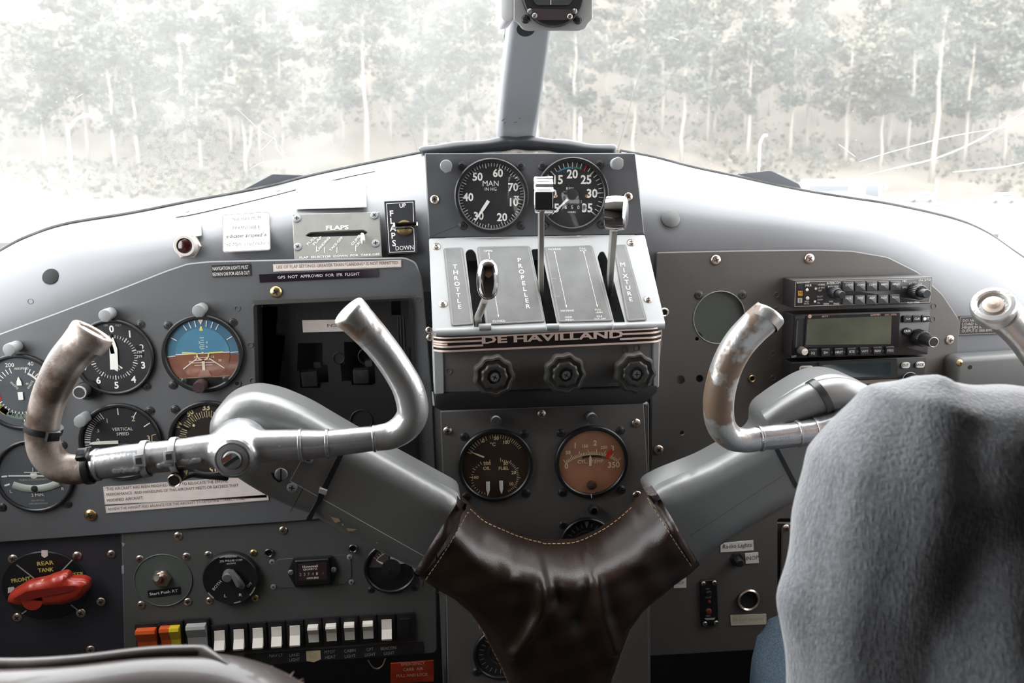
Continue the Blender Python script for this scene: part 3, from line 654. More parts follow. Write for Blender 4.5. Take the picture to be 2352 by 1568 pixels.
def alt(b, fr, u, v, R):
    for i in range(10): num(b, fr, u, v, R, .74, 36*i, str(i), .17)
    ticks(b, fr, u, v, R, .48, .60, 0, 360, 10, .028); ticks(b, fr, u, v, R, .50, .58, 0, 360, 50, .012)
    b.tc(fr, '100', 243, 747, 4.5, grey_ink, D); b.tc(fr, 'FEET', 272, 747, 4.5, grey_ink, D)
    c = fr.uv(322, 805); k = fr.k(322, 805); b.box(fr, c[0]-8*k, c[1]-13*k, c[0]+6*k, c[1]+13*k, .0012, .0018, void)
    for t, y in (('298', 808), ('299', 818)): b.tc(fr, t, 320, y, 6, white_ink, .002)
    for i in range(3): b.seg(fr, fr.uv(258+i*6, 842-i*3), fr.uv(272+i*5, 851-i*3), .0016, D, white_ink)
gauge('altimeter', 'black altimeter with a small pressure window, next to the worn grip of the wheel', LP, 262, 820, 89, dial_black, alt, .09, ((323,745),(337,887)), needles=[dict(a=2, l=.52, w=.10, l0=-.32, tp=.35), dict(a=-8, l=.42, w=.05, l0=.1, tp=.3)])
def knob_on(parent, fr, x0, y0, r, h, mat, name='knob', ribs=0, top=None):
    b = MB(); u, v = fr.uv(x0, y0); k = fr.k(x0, y0); r = r*k
    b.lathe(fr, u, v, [(r*1.04, .0005), (r, h*.85), (r*.9, h), (.0001, h)], mat, 40 if ribs else 24, lobes=(lambda a: 1+.035*cos(ribs*a)) if ribs else None)
    if top: b.ring(fr, u, v, r*.80, r*.97, h*.9, h+.0004, top, 24, .0002)
    return b.build(name, parent)
al = [o for o in C.objects if o.name == 'altimeter'][0]
b = MB(); u, v = LP.uv(200, 895); k = LP.k(200, 895); b.pp(LP, [(176,880),(215,872),(235,905),(205,920),(182,915)], .0003, .004, black, .006); b.build('knob_housing', al)
knob_on(al, LP, 197, 892, 15, .018, M('dark_grey_knob', (.05,.05,.048), .4), 'setting_knob', 0, grey_ink)
sky_b = M('horizon_blue', (.07,.22,.33), .5, var=.15, vscale=30); gr_b = M('horizon_brown', (.22,.085,.045), .5, var=.15, vscale=30); sky_d = M('horizon_ring_blue', (.06,.155,.235), .5); gr_d = M('horizon_ring_brown', (.20,.075,.045), .5)
def att(b, fr, u, v, R):
    r = .88*R
    def half(rr, a0, a1, d, m, cut=None):
        pts = [(u+rr*cos(radians(a)), v+rr*sin(radians(a))) for a in [a0+(a1-a0)*i/24 for i in range(25)]]
        if cut is not None: pts = [(p[0], max(p[1], v+cut)) for p in pts]
        b.quad(fr, pts, d, m)
    half(r, -2, 184, .0016, sky_d); half(r, 184, 358, .0016, gr_d, -.62*R); half(.66*R, 2, 182, .0019, sky_b); half(.66*R, 182, 362, .0019, gr_b, -.60*R)
    b.seg(fr, (u-r, v-.06*R), (u-.67*R, v-.04*R), .018*R, .002, white_ink); b.seg(fr, (u+.67*R, v+.02*R), (u+r, v+.03*R), .018*R, .002, white_ink)
    b.seg(fr, (u-.66*R, v-.01*R), (u+.66*R, v+.03*R), .02*R, .0021, white_ink)
    for a in (-60,-30,-20,-10,10,20,30,60): b.tick(fr, u, v, .70*R, .86*R, a, .02*R, .0021, white_ink)
    b.quad(fr, [(u-.07*R, v+.88*R), (u, v+.74*R), (u+.07*R, v+.88*R)], .0022, M('pale_pink_ink', (.75,.62,.55), .5)); b.quad(fr, [(u-.045*R, v+.59*R), (u+.05*R, v+.59*R), (u+.02*R, v+.70*R), (u-.02*R, v+.70*R)], .0022, yellow_ink)
    for i, vv in enumerate((.13,.18,.23,.29,.35,.41)): b.seg(fr, (u-(.05, .05, .05, .045, .03, .05)[i]*R, v+vv*R), (u+.05*R, v+vv*R), .012*R, .0022, white_ink)
    for t, x, y in (('2',458,786),('0',475,786),('1',459,797),('0',475,796),('10',449,820),('10',489,819),('20',437,831),('20',505,827)): b.tc(fr, t, x, y, 5, white_ink, .0022)
    for sg in (-1, 1):
        b.seg(fr, (u+sg*.15*R, v-.12*R), (u+sg*.50*R, v-.38*R), .02*R, .0022, white_ink); b.seg(fr, (u+sg*.16*R, v+.02*R), (u+sg*.50*R, v+.04*R), .035*R, .0026, yellow_ink)
        b.seg(fr, (u+sg*.16*R, v+.02*R), (u+sg*.12*R, v-.08*R), .03*R, .0026, yellow_ink)
    for i, hw in enumerate((.10,.2,.3,.22)): b.seg(fr, (u-hw*R, v-(.10+.065*i)*R), (u+hw*R, v-(.09+.065*i)*R), .012*R, .0021, white_ink)
    b.arc(fr, u, v-.02*R, .12*R, .16*R, 100, 260, .0025, M('pale_symbol', (.72,.58,.42), .5)); b.seg(fr, (u, v-.15*R), (u, v-.42*R), .07*R, .0025, MATS['pale_symbol']); b.quad(fr, [(u-.17*R, v-.60*R), (u+.20*R, v-.60*R), (u+.10*R, v-.42*R), (u-.07*R, v-.42*R)], .0024, M('pink_brown', (.33,.16,.12), .5))
    b.lathe(fr, u, v+.02*R, [(.03*R, .0024), (.0001, .0028)], yellow_ink, 10); b.seg(fr, (u-.62*R, v-.62*R), (u+.62*R, v-.58*R), .02*R, .0024, M('dull_brass', (.3,.24,.16), .5))
at_ = gauge('attitude_indicator', 'attitude indicator with a blue and brown horizon ball', LP, 466, 812, 91, black, att, .12, ((386,747),(535,740),(398,884)), needles=())
for x, y in ((422,875),(518,870)): screw(at_, LP, x, y, 5.5, 'dark', .0062)
knob_on(at_, LP, 464, 882, 14, .016, M('plum_knob', (.055,.03,.032), .35), 'caging_knob')
b = MB(); c = LP.uv(545, 880); k = LP.k(545, 880); b.ring(LP, *c, 5*k, 9*k, .0002, .001, paint_mid, 18, .0003); b.quad(LP, circ(*c, 5.5*k, 16), .0006, void); b.build('screw_hole', at_)
def vsi(b, fr, u, v, R):
    ticks(b, fr, u, v, R, .72, .86, 272, 330, 14, .014); ticks(b, fr, u, v, R, .72, .86, 212, 270, 14, .014)
    for a in (330, 0, 30, 58): b.tick(fr, u, v, .70*R, .88*R, a, .024*R, D, white_ink)
    for t, x, y, h in (('1',246,966,10),('2',306,961,12),('3',341,1006,12),('.5',225,989,7),('0',225,1012,10),('1',250,1060,10)): b.tc(fr, t, x, y, h, cream_ink if t in '123' else white_ink, D)
    b.tc(fr, 'VERTICAL', 281, 985, 7, white_ink, D); b.tc(fr, 'SPEED', 282, 996, 7, white_ink, D); b.tc(fr, 'FT/MIN', 284, 1021, 5, grey_ink, D)
    for a, c in (((350,998),(359,996)),((350,998),(350,1013)),((350,1013),(361,1013))): b.seg(fr, fr.uv(*a), fr.uv(*c), .0006, D, cream_ink)
gauge('vertical_speed_indicator', 'black vertical speed dial with its pointer level at zero, behind the wheel tube', LP, 277, 1014, 91, dial_black, vsi, .10, ((345,943),), needles=[dict(a=269, l=.74, w=.04, l0=.05, tp=.12, m=M('cream_needle', (.78,.74,.64), .5))])
def dg(b, fr, u, v, R):
    ticks(b, fr, u, v, R, .58, .72, 298, 298+360, 72, .016, cream_ink); ticks(b, fr, u, v, R, .56, .74, 298, 298+360, 36, .022, cream_ink)
    for i, t in enumerate(('W','30','33','N','3','6','E','12','15','S','21','24')): a = 298+30*i; num(b, fr, u, v, R, .83, a, t, .15, cream_ink, rot=radians(90-a)-pi/2, wide=.9)
    b.lathe(fr, u-.36*R, v+.36*R, [(.035*R, .0016), (.0001, .002)], cream_ink, 10)
gauge('heading_indicator', 'black heading dial mostly hidden behind the hub of the wheel', LP, 481, 1007, 90, M('dial_brown_black', (.022,.016,.013), .5), dg, .12, ((403,940),), needles=())
def tcd(b, fr, u, v, R):
    sy = M('turn_symbol', (.62,.64,.58), .5)
    b.seg(fr, fr.uv(21,1091), fr.uv(138,1091), .0017, .0022, sy); b.seg(fr, fr.uv(57,1083), fr.uv(100,1083), .0010, .0022, sy); b.seg(fr, fr.uv(77,1072), fr.uv(78,1090), .0008, .0022, sy); b.lathe(fr, *fr.uv(79,1090), [(8*fr.k(79,1090), .0018), (.0001, .0026)], sy, 16)
    for a, c in (((5,1093),(18,1092)),((12,1114),(24,1110)),((141,1104),(153,1108)),((140,1090),(152,1090))): b.seg(fr, fr.uv(*a), fr.uv(*c), .0018, D, white_ink)
    b.tc(fr, 'TURN COORDINATOR', 81, 1101, 4.6, grey_ink, D); b.tc(fr, 'L', 25, 1128, 7, white_ink, D); b.tc(fr, 'R', 144, 1122, 7, white_ink, D); b.tc(fr, '2 MIN.', 87, 1136, 7, white_ink, D); b.tc(fr, 'NO PITCH', 87, 1149, 4, grey_ink, D); b.tc(fr, 'INFORMATION', 88, 1156, 4, grey_ink, D)
    tb = M('slip_tube', (.36,.38,.34), .3); p = [fr.P(x, y, .002) for x, y in catm([(30,1113),(55,1120),(82,1122),(110,1118),(136,1108)], 4)]; b.tube(p, .0040, tb, 10, sq=.35)
    b.lathe(fr, *fr.uv(82,1120), [(8*fr.k(82,1120), .003), (6*fr.k(82,1120), .0045), (.0001, .005)], void, 16)
gauge('turn_coordinator', 'turn coordinator with painted grey reflection, white aeroplane symbol and slip ball, lowest on the panel', LP, 80, 1092, 87, dial_grey, tcd, .09, ((144,1022),(155,1157),(5,1165)), needles=())
# engine dials
def oil(b, fr, u, v, R):
    ticks(b, fr, u, v, R, .72, .84, -62, -18, 8, .014, cream_ink); ticks(b, fr, u, v, R, .74, .84, -10, 30, 8, .012, cream_ink); ticks(b, fr, u, v, R, .74, .84, 34, 55, 5, .014, cream_ink)
    for t, x, y, h in (('0',1110,1012,8),('50',1140,1006,8),('100',1163,1015,8),('°C',1132,1020,8),('200',1119,1064,7.5),('OIL',1118,1075,7.5),('30',1161,1064,7.5),('FUEL',1157,1075,7.5),('20',1180,1085,7.5),('100',1092,1096,7.5),('10',1175,1111,7.5)): b.tc(fr, t, x, y, h, cream_ink, D, .022)
    c1 = fr.uv(1122,1096); c2 = fr.uv(1150,1094); kk = fr.k(1138,1068)
    for i in range(19): a = 180+i*10; b.tick(fr, *c1, 36*kk, (41 if i % 3 else 44)*kk, a+4, .0007, D, cream_ink)
    for i in range(25): a = 0+i*6.4; b.tick(fr, *c2, 37*kk, (42 if i % 5 else 46)*kk, a-1, .0007, D, cream_ink)
gauge('oil_and_fuel_gauge', 'dark three-in-one oil and fuel dial beside the cylinder temperature dial', CL, 1138, 1068, 87, M('dial_dark_bronze', (.035,.02,.014), .5, var=.6, vscale=18), oil, .11, ((1067,1003),(1204,997),(1071,1141),(1208,1133)), skind='dark',
      needles=[dict(a=-66, l=.40, w=.022, l0=0, tp=.6, c=(1112,1050), m=cream_ink), dict(a=180, l=.36, w=.05, l0=0, tp=.35, c=(1121,1106), m=white_ink), dict(a=178, l=.36, w=.05, l0=0, tp=.35, c=(1151,1104), m=white_ink)])
def cyl(b, fr, u, v, R):
    c = fr.uv(1357, 1135); kk = fr.k(1359, 1060)
    def tk(a, r0, r1, w_, m=cream_ink): b.tick(fr, *c, r0*kk, r1*kk, a, w_, D, m)
    for i in range(36): tk(-37+i*75/35, 98, (104 if i % 5 else 110), .0008)
    b.arc(fr, *c, 97.5*kk, 98.5*kk, -37, 38, D, cream_ink); b.arc(fr, *c, 91*kk, 96*kk, -14, 14, D, black_ink); b.arc(fr, *c, 91*kk, 96*kk, 14, 19, D, green_ink)
    for t, x, y, h in (('0',1301,1070,12),('50',1305,1039,8),('1',1321,1023,12),('150',1344,1024,7),('2',1367,1017,12),('250',1387,1027,7),('3',1407,1029,12),('350',1410,1067,13)): b.tc(fr, t, x, y, h, cream_ink, D, .025)
    b.tc(fr, 'CYL.', 1338, 1060, 8, cream_ink, D, .02); b.tc(fr, 'TEMP.', 1373, 1059, 8, cream_ink, D, .02)
    b.pp(fr, [(1396,1037),(1405,1032),(1409,1036),(1397,1054),(1390,1049)], .0014, .002, red_ink); b.lathe(fr, *fr.uv(1358,1112), [(11*kk, .0016), (11*kk, .003), (7*kk, .004), (.0001, .004)], M('dial_boss', (.08,.04,.03), .4), 20)
cg = gauge('cylinder_temperature_gauge', 'cylinder temperature dial with a painted warm glow and a red limit mark', CL, 1359, 1060, 86, dial_warm, cyl, .12, ((1289,994),(1425,989),(1292,1131),(1427,1125)), needles=[dict(a=0, l=.27, w=.035, l0=-.02, tp=.25, c=(1356,1068), m=cream_ink)])
b = MB(); b.pp(CL, [(1357,1134),(1359,1134),(1360,1143),(1358,1143)], .0061, .0064, white_ink); b.build('index_mark', cg)
def vm(b, fr, u, v, R):
    b.quad(fr, [(u-.82*R, v+.05*R), (u-.1*R, v+.02*R), (u-.05*R, v+.82*R), (u-.5*R, v+.66*R)], .0016, M('meter_face', (.10,.075,.07), .5)); b.quad(fr, [(u-.02*R, v+.1*R), (u+.8*R, v+.15*R), (u+.4*R, v+.7*R), (u-.02*R, v+.82*R)], .0016, M('meter_white', (.62,.60,.56), .5))
    for i in range(7): b.tick(fr, u, v, .60*R, (.70 if i % 3 else .78)*R, -55+i*9, .015*R, .0019, white_ink)
    b.arc(fr, u, v, .595*R, .62*R, -58, 0, .0019, white_ink); b.lathe(fr, u, v-.02*R, [(.36*R, .0016), (.36*R, .003), (.0001, .0032)], black_soft, 24); b.lathe(fr, u, v-.12*R, [(.12*R, .003), (.12*R, .0045), (.0001, .0048)], black, 16)
gauge('ammeter', 'small black meter with a white and maroon face peeping out beneath the column arm', SW, 898, 1303, 62, black, vm, .12, ((852,1355),(953,1350)), needles=[dict(a=-58, l=.62, w=.03, l0=.3, tp=.5)], srad=6.5)
def part_dial(b, fr, u, v, R):
    ticks(b, fr, u, v, R, .62, .78, 0, 360, 24, .02, grey_ink); b.quad(fr, [(u-.1*R, v+.86*R), (u+.08*R, v+.86*R), (u, v+.6*R)], .0018, grey_ink); b.ring(fr, u, v, .4*R, .5*R, .0014, .0022, black_soft, 24, .0003)
gauge('suction_gauge', 'black dial almost hidden behind the top edge of the leather boot', CL, 1347, 1248, 63, dial_black, part_dial, .1, ((1294,1206),))
gauge('pressure_gauge', 'black dial low down, peeping out at the lower edge of the leather boot', CL, 1150, 1500, 64, dial_black, part_dial, .12, ((1095,1543),))
# compass on the centre post
FC = vert(.96); mc = thing('magnetic_compass', 'compass in a grey bracket hanging in front of the windscreen post', 'compass', FC.P(1265,0,-.02))
b = MB(); p = [(1180,-160),(1362,-160),(1361,44),(1352,52),(1345,64),(1330,70),(1212,70),(1200,66),(1190,52),(1180,46)]; gp = M('compass_grey', (.24,.24,.235), .45, bump=.1, bscale=600)
b.pp(FC, p, -.003, 0, gp, .002, bev=.0008); b.build('bracket_plate', mc)
b = MB(); pl_ = FC.pl([(1148,-160),(1182,-160),(1182,46),(1160,51),(1150,40)]); b.prism(FC, rnd(pl_ if area(pl_) > 0 else pl_[::-1], .004), -.05, -.001, M('compass_flange', (.5,.5,.5), .4), .003, 2); b.build('side_flange', mc)
u, v = FC.uv(1269,-12); k = FC.k(1269,0); b = MB(); b.lathe(FC, u, v, [(72*k, .0003), (72*k, .004), (69*k, .006), (.0001, .006)], black, 48); b.build('case', mc)
b = MB(); b.pp(FC, [(1224,-60),(1316,-60),(1316,0),(1308,12),(1232,12),(1224,0)], .0061, .0066, M('compass_window', (.045,.045,.048), .15), .003); b.pp(FC, [(1265,-60),(1266.5,-60),(1266,11),(1264.8,11)], .0067, .0069, cream_ink); b.build('window', mc)
b = MB(); b.pp(FC, [(1222,20),(1318,22),(1316,34),(1302,46),(1236,46),(1222,36)], .0061, .0072, M('compass_cover', (.035,.024,.026), .4), .001); b.build('cover_plate', mc)
for x, y, r, kd, d in ((1207,44,8,'dark',0),(1327,46,8,'dark',0),(1228,36,6,'slot',.0072),(1309,38,6,'slotsteel',.0072),(1217,26,6,'slot',.006),(1320,26,6,'slot',.006)): screw(mc, FC, x, y, r, kd, d)
# post lights
def tear(r): return [(r*cos(a), r*sin(a)) for a in [radians(-20+220*i/16) for i in range(17)]]+[(-.45*r, -1.05*r), (.45*r, -1.05*r)]
def post_light(fr, px, py, label, rpx=15, h=.020, mat=cover_grey, ang=0):
    c = fr.P(px, py, h); f = Fr(fr.pt(*[fr.uv(px, py, h)[i] for i in (0, 1)], 0), fr.u, fr.v).rot(ang); r = rpx*mpp(c)
    t = thing('instrument_light', label, 'light', f.o, None)
    b = MB(); b.lathe(f, 0, 0, [(r*.95, .0003), (r*.95, h*.55), (r*.8, h*.6)], mat, 20); b.build('base', t)
    b = MB(); b.prism(f, tear(r), h*.5, h, mat, r*.14, 2); b.build('hood', t)
for fr, x, y, lb, an, m in ((LP,20,803,'grey post light above the airspeed dial',-.25,cover_grey),(LP,240,725,'grey post light above the altimeter, beside the worn grip',-.1,cover_grey),(LP,455,714,'grey post light above the blue and brown attitude indicator',.05,cover_grey),(LP,183,968,'grey post light beside the vertical speed dial',-.6,cover_grey),
        (GP,1025,381,'grey post light at the corner above the manifold pressure dial',.3,cover_grey),(GP,1419,376,'grey post light at the corner above the tachometer',2.6,cover_grey),(CL,1140,969,'dim grey post light above the oil and fuel dial',0,paint_mid),(CL,1361,962,'dim grey post light above the cylinder temperature dial',0,paint_mid)):
    post_light(fr, x, y, lb, 14 if fr is not CL else 12.5, .020 if fr is LP else .012, m, an)
b = MB(); f = CL.here(1361,1167); k = mpp(f.o); b.lathe(f, 0, 0, [(11*k, .0003), (11*k, .008), (7.5*k, .009), (7*k, .004), (.0001, .003)], steel_dark, 20); tag(b.build('indicator_light'), 'tiny dark indicator lamp between the cylinder temperature dial and the leather boot', 'light')
# ------------------------------------------------------------------ placards
def placard(name, label, fr, pts, m, lines=(), ink=black_ink, d=.0004, border=None, cat='placard', th=.0004, r=.0, extra=None, bold=.0):
    b = MB(); p = fr.pl(pts, d); p = p if area(p) > 0 else p[::-1]; b.prism(fr, rnd(p, r) if r else p, d*.5, d+th, m, back=True)
    if border: o_ = inset(rnd(p, r) if r else p, border[0]); i_ = inset(rnd(p, r) if r else p, border[0]+border[1]); n = len(o_); b.add([fr.pt(u, v, d+th+.0001) for u, v in o_]+[fr.pt(u, v, d+th+.0001) for u, v in i_], [(k, (k+1) % n, n+(k+1) % n, n+k) for k in range(n)], border[2])
    for t, x0, y0, x1, y1, h in lines: b.tx(fr, t, x0, y0, x1, y1, h, ink, d+th+.00015, bold)
    if extra: extra(b, d+th+.00015)
    return tag(b.build(name), label, cat)
placard('placard', 'small black placard about navigation lights on the flight panel', LP, [(486,609),(575,605),(577,633),(488,637)], black_ink, (('NAVIGATION LIGHTS MUST',489,621,571,617,8),('REMAIN ON FOR ADS-B OUT',489,634,574,630,8)), white_ink, r=.001, bold=.02)
placard('placard', 'long white placard about flap settings above the black one', LP, [(627,607),(921,597),(922,613),(628,623.5)], paper_pink, (('USE OF FLAP SETTINGS GREATER THAN *LANDING* IS NOT PERMITTED.',635,617,916,606,6.8),), brown_ink, border=(.0006,.0002,brown_ink))
placard('placard', 'long glossy black placard saying the GPS is not approved', LP, [(595,630),(868,618),(869,636),(597,649)], M('gloss_black', (.02,.014,.02), .15), (('GPS  NOT  APPROVED  FOR  IFR  FLIGHT',638,640,826,632,6.5),), white_ink)
placard('placard', 'white three line placard about the modified engine, half behind the wheel', LP, [(237,1118),(610,1090),(613,1142),(241,1158)], paper_pink, (('THIS AIRCRAFT HAS BEEN MODIFIED BY STC TO RELOCATE THE ENGINE.',244,1126.5,525,1107,6.8),('PERFORMANCE  AND HANDLING OF THIS AIRCRAFT MEETS OR EXCEEDS THAT',245,1139,548,1117,6.8),('MODIFIED AIRCRAFT.',246,1152.5,330,1145.5,6.8)), brown_ink, border=(.0004,.0002,brown_ink))
placard('placard', 'narrow white weight and balance placard below the three line one', LP, [(242,1162.5),(616,1135),(618,1148),(244,1178)], paper_pink, (('REVIEW THE WEIGHT AND BALANCE FOR THIS AIRCRAFT TO DETERMINE CORRECT LOAD.',249,1172.5,564,1147,6.5),), brown_ink, border=(.0004,.0002,brown_ink))
placard('placard', 'beige sticker marked inoperative inside the empty device dock', DB.off(.0003), [(694,735),(815,733),(816,760),(696,763)], paper_pink, (('INOP',752,751,778,750,7),), black_ink)
f = on_cowl(565, 533, 600, 530.5)
placard('placard', 'white rounded airspeed limit placard on the cowl', f, [(511,494),(619,487),(621,574),(512,579)], M('gloss_white', (.82,.80,.77), .3), (('THE MAXIMUM',532,509,599,503,10),('PERMISSIBLE',534,528,597,524,10),('indicater airspeed is',519,547,612,542,10.5),('160 Mph  ( red radial )',516,566,617,561,10.5)), black_ink, d=.0015, border=(.0001,.0006,brown_ink), r=.003, bold=.02)
f = on_cowl(436, 527, 470, 521)
placard('placard', 'tiny grey fuel pressure label above the dark red lamp', f, [(403,522),(462,516),(463,541),(406,549)], M('label_grey', (.33,.31,.28), .35), (('FUEL  PRESS',406,533,459,525,6.5),('WARN',418,541,446,537,6.5)), M('label_white', (.8,.78,.74), .5), d=.0012)
f = on_cowl(760, 446, 800, 444.5)
placard('placard', 'white paper checklist pasted on the cowl above the flap indicator', f, [(680,420),(840,412),(842,474),(681,479)], M('faded_paper', (.84,.84,.83), .4), (('Water Rudders -Up step T.O. Land',696,463,834,456,5.5),('Briefing - Complete',696,473,774,468,5.5)), M('faded_ink', (.62,.61,.60), .5), d=.002)
placard('placard', 'dark framed load limit placard beside the far hand grip', vert(.9585), [(2203,726),(2352,720),(2349,765),(2200,770)], M('brown_black', (.028,.023,.021), .4), (('DO NOT EXCEED',2211,739,2281,737,6),('LOAD OF 50 AMPS',2210,747,2290,745,6),('MINIMUM RPM FOR ALT',2210,755,2300,753,6),('OUTPUT IS 1000 RPM.',2209,763,2279,761,6)), grey_ink, d=.0004, border=(.0010,.0003,grey_ink))
placard('placard', 'white radio lights label above the dimmer knob', RP, [(1655,1247),(1730,1240),(1731,1263),(1655,1268)], paper, (('Radio Lights',1660,1260,1727,1255,10),), black_ink)
placard('placard', 'white square inoperative label directly beside the dimmer knob', RP, [(1711,1270),(1741,1268),(1743,1292),(1713,1294)], paper, (('INOP',1714,1287,1742,1284,9.5),), black_ink)
placard('placard', 'white inoperative label half hidden by the edge of the leather boot', RP, [(1546,1328),(1576,1325),(1576,1349),(1548,1350)], paper_pink, (('INOP',1551,1342,1571,1341,6.5),), black_ink)
placard('placard', 'yellowed peeling label below the round power socket', RP, [(1677,1412),(1760,1409),(1760,1433),(1679,1436)], paper_old, (('24 volt output',1682,1427,1752,1423,7.5),), M('faded_brown_ink', (.45,.39,.28), .6), r=.0015)
# ------------------------------------------------------------------ things on the cowl
f = on_cowl(432, 566); k = mpp(f.o); t = thing('warning_lamp', 'dark red press lamp in a pale hexagonal bushing on the cowl', 'lamp', f.o)
f2 = Fr(f.o, f.u, (f.v*.75+f.n*.35+V((0,0,.3))))
bw = M('bushing_white', (.52,.47,.43), .4, bump=.3, bscale=500)
hd = (V((0,-1,.12))).normalized(); hx = Fr(f.o+f.n*.0005, V((1,0,0)), hd.cross(V((1,0,0))))
b = MB(); b.lathe(hx, 0, 0, [(31*k, -.008), (31*k, .003), (28*k, .005), (.001, .005)], bw, 6); b.build('hex_nut', t)
b = MB(); b.lathe(hx, 0, 0, [(25*k, .004), (24.5*k, .014), (23*k, .0155), (17.5*k, .0155), (17*k, .0135)], bw, 28); wc = b.build('collar', t)
b = MB(); b.lathe(hx, 0, 0, [(17.2*k, .0134), (14*k, .0150), (8*k, .0160), (.0001, .0163)], red_lens, 24); b.build('lens', wc)
# flap position indicator
f = on_cowl(775, 520, 872, 515.5).off(.005); fi = thing('flap_indicator', 'grey riveted flap position indicator plate with a slot and pointer', 'indicator', f.o)
ip = M('indicator_plate', (.22,.215,.195), .42, bump=.1, bscale=500, var=.1, vscale=50)
b = MB(); b.pp(f, [(671,491),(872,486),(877,590),(676,600)], -.0042, 0, ip, .0015, bev=.0008, holes=[rnd(f.pl([(700,541),(712,533),(836,527),(846,533),(834,541),(712,544)]), .002)])
for t_, x0, y0, x1, y1, h, m_ in (('FLAPS',749,528,801,526,10,M('indicator_white',(.8,.79,.76),.5)),('FLAP  SELECTOR  DOWN  FOR  TAKE-OFF',688,594,872,586,5,white_ink)): b.tx(f, t_, x0, y0, x1, y1, h, m_, .0005, .03 if h > 6 else .0)
for t_, x0, y0, x1, y1 in (('FULL',708,563,727,545),('FLAP',722,563,740,545),('LANDING',731,577,759,546),('TAKE-OFF',760,577,788,546),('CLIMB',810,564,829,541),('CRUISE',820,567,838,546)): b.tx(f, t_, x0, y0, x1, y1, 5.5, white_ink, .0005)
for x, y in ((727,566),(745,568),(774,568),(817,564)): b.seg(f, f.uv(x, y), f.uv(x, y+13), .0006, .0005, white_ink)
b.build('plate', fi)
b = MB(); b.quad(f, f.pl([(690,520),(856,515),(856,555),(690,560)], -.0035), -.0035, void); b.build('slot_backing', fi)
b = MB(); p0 = f.P(832, 538, -.002); b.tube([p0, f.P(833, 545, .004), f.P(834, 553, .006), f.P(833,560,.004)], [.002,.0024,.0024,.0012], M('pointer_white', (.72,.71,.68), .4), 10); b.build('pointer', fi)
for x, y in ((682,502),(860,495),(684,567),(863,559)): screw(fi, f, x, y, 9.5, 'grey')
# flaps switch plate
f = on_cowl(920, 522, 956, 520).off(.004); fs_ = thing('flaps_switch', 'black flaps up and down switch plate with a chrome paddle', 'switch', f.o)
sb = M('switch_plate_black', (.028,.029,.034), .4); b = MB(); b.pp(f, [(882,462),(953,459),(959,581),(890,585)], -.0034, .0005, sb, .001, bev=.0003)
p = f.pl([(887,467),(949,463),(953,577),(894,580)], .001); p = p if area(p) > 0 else p[::-1]; i_ = inset(p, .0006); b.add([f.pt(u, v, .0008) for u, v in p]+[f.pt(u, v, .0008) for u, v in i_], [(j, (j+1) % 4, 4+(j+1) % 4, 4+j) for j in range(4)], white_ink)
b.tx(f, 'UP', 918, 477, 933, 475.5, 9, white_ink, .0009, .02); b.tx(f, 'DOWN', 909, 575, 950, 572.5, 10, white_ink, .0009, .02)
for i, ch in enumerate('FLAPS'): b.tc(f, ch, 899.5+i*1.4, 490+i*17, 13.5, white_ink, .0009, .02)
b.build('plate', fs_)
c = f.uv(929, 524); k = f.k(929,524); b = MB(); b.lathe(f, *c, [(19*k, .0006), (18*k, .003), (13*k, .006), (.0001, .006)], brass, 24); b.build('base_nut', fs_)
b = MB(); b.tube([f.P(930, 525, .004), f.P(932, 521, .022)], [.0024,.0022], chrome, 10); g = f.off(.022); u, v = g.uv(932, 519); b.prism(Fr(g.pt(u, v), g.u, g.n), rnd([(-.0135,-.006),(.0135,-.006),(.0135,.007),(-.0135,.007)], .004), -.0022, .0022, chrome, .0012, 2, back=True); b.build('paddle', fs_)
# hole, duct lip, deflectors
f = on_cowl(116, 635); k = mpp(f.o); b = MB(); b.lathe(f, 0, 0, [(19*k, .0003), (18*k, .0006), (.0001, .0005)], void, 32); o = b.build('cowl_hole', cowl_l); o['label'] = 'round black hole'
b = MB()
lip_pts = catm([(402,496),(440,490),(520,472),(620,448),(720,422),(800,403),(862,390)], 5)
def cowl_pt(px, py, d): f = on_cowl(px, py); return f.o+f.n*d
vs = []
for i, (x, y) in enumerate(lip_pts): wdt = 9 if 0 < i < len(lip_pts)-1 else 4; vs += [cowl_pt(x, y+4, .0008), cowl_pt(x, y+3, .0022), cowl_pt(x, y-wdt+3, .0022), cowl_pt(x, y-wdt+2, .0006)]
b.add(vs, [(4*i+j, 4*i+4+j, 4*i+5+j, 4*i+1+j) for i in range(len(lip_pts)-1) for j in range(3)], paint_light)
dl = tag(b.build('duct_lip', recalc=True), 'narrow pale metal strip along the cowl edge above the airspeed placard', 'strip')
for x, y in ((432,490),(640,442),(835,394)): f = on_cowl(x, y); k = mpp(f.o); b = MB(); b.lathe(f.off(.0023), 0, 0, [(6*k, .0002), (5*k, .0005), (.0001, .0005)], steel_dark, 12); b.build('slot_hole', dl)
dm = M('deflector_paint', (.10,.105,.115), .4, bump=.1, bscale=400)
for pts, xa, ya, ca, xb, yb_, cb, lb in (([(548,450),(556,436),(626,399),(706,402),(715,425),(560,460)], 548, 440, 1.102, 706, 410, 1.119, 'dark sloping deflector wedge standing at the foot of the glass over the flaps placards'), ([(1690,414),(1694,399),(1768,391),(1776,393),(1836,422),(1843,436),(1836,448),(1700,424)], 1690, 400, 1.136, 1842, 433, 1.127, 'dark sloping deflector wedge standing at the foot of the glass above the radios')):
    pa, pb = at(xa, ya, ca), at(xb, yb_, cb); f = Fr(pa, V((pb.x-pa.x, pb.y-pa.y, 0)), V((0,0,1))); b = MB(); b.pp(f, pts, -.003, 0, dm, .002, bev=.0008, back=True); tag(b.build('air_deflector'), lb, 'deflector')
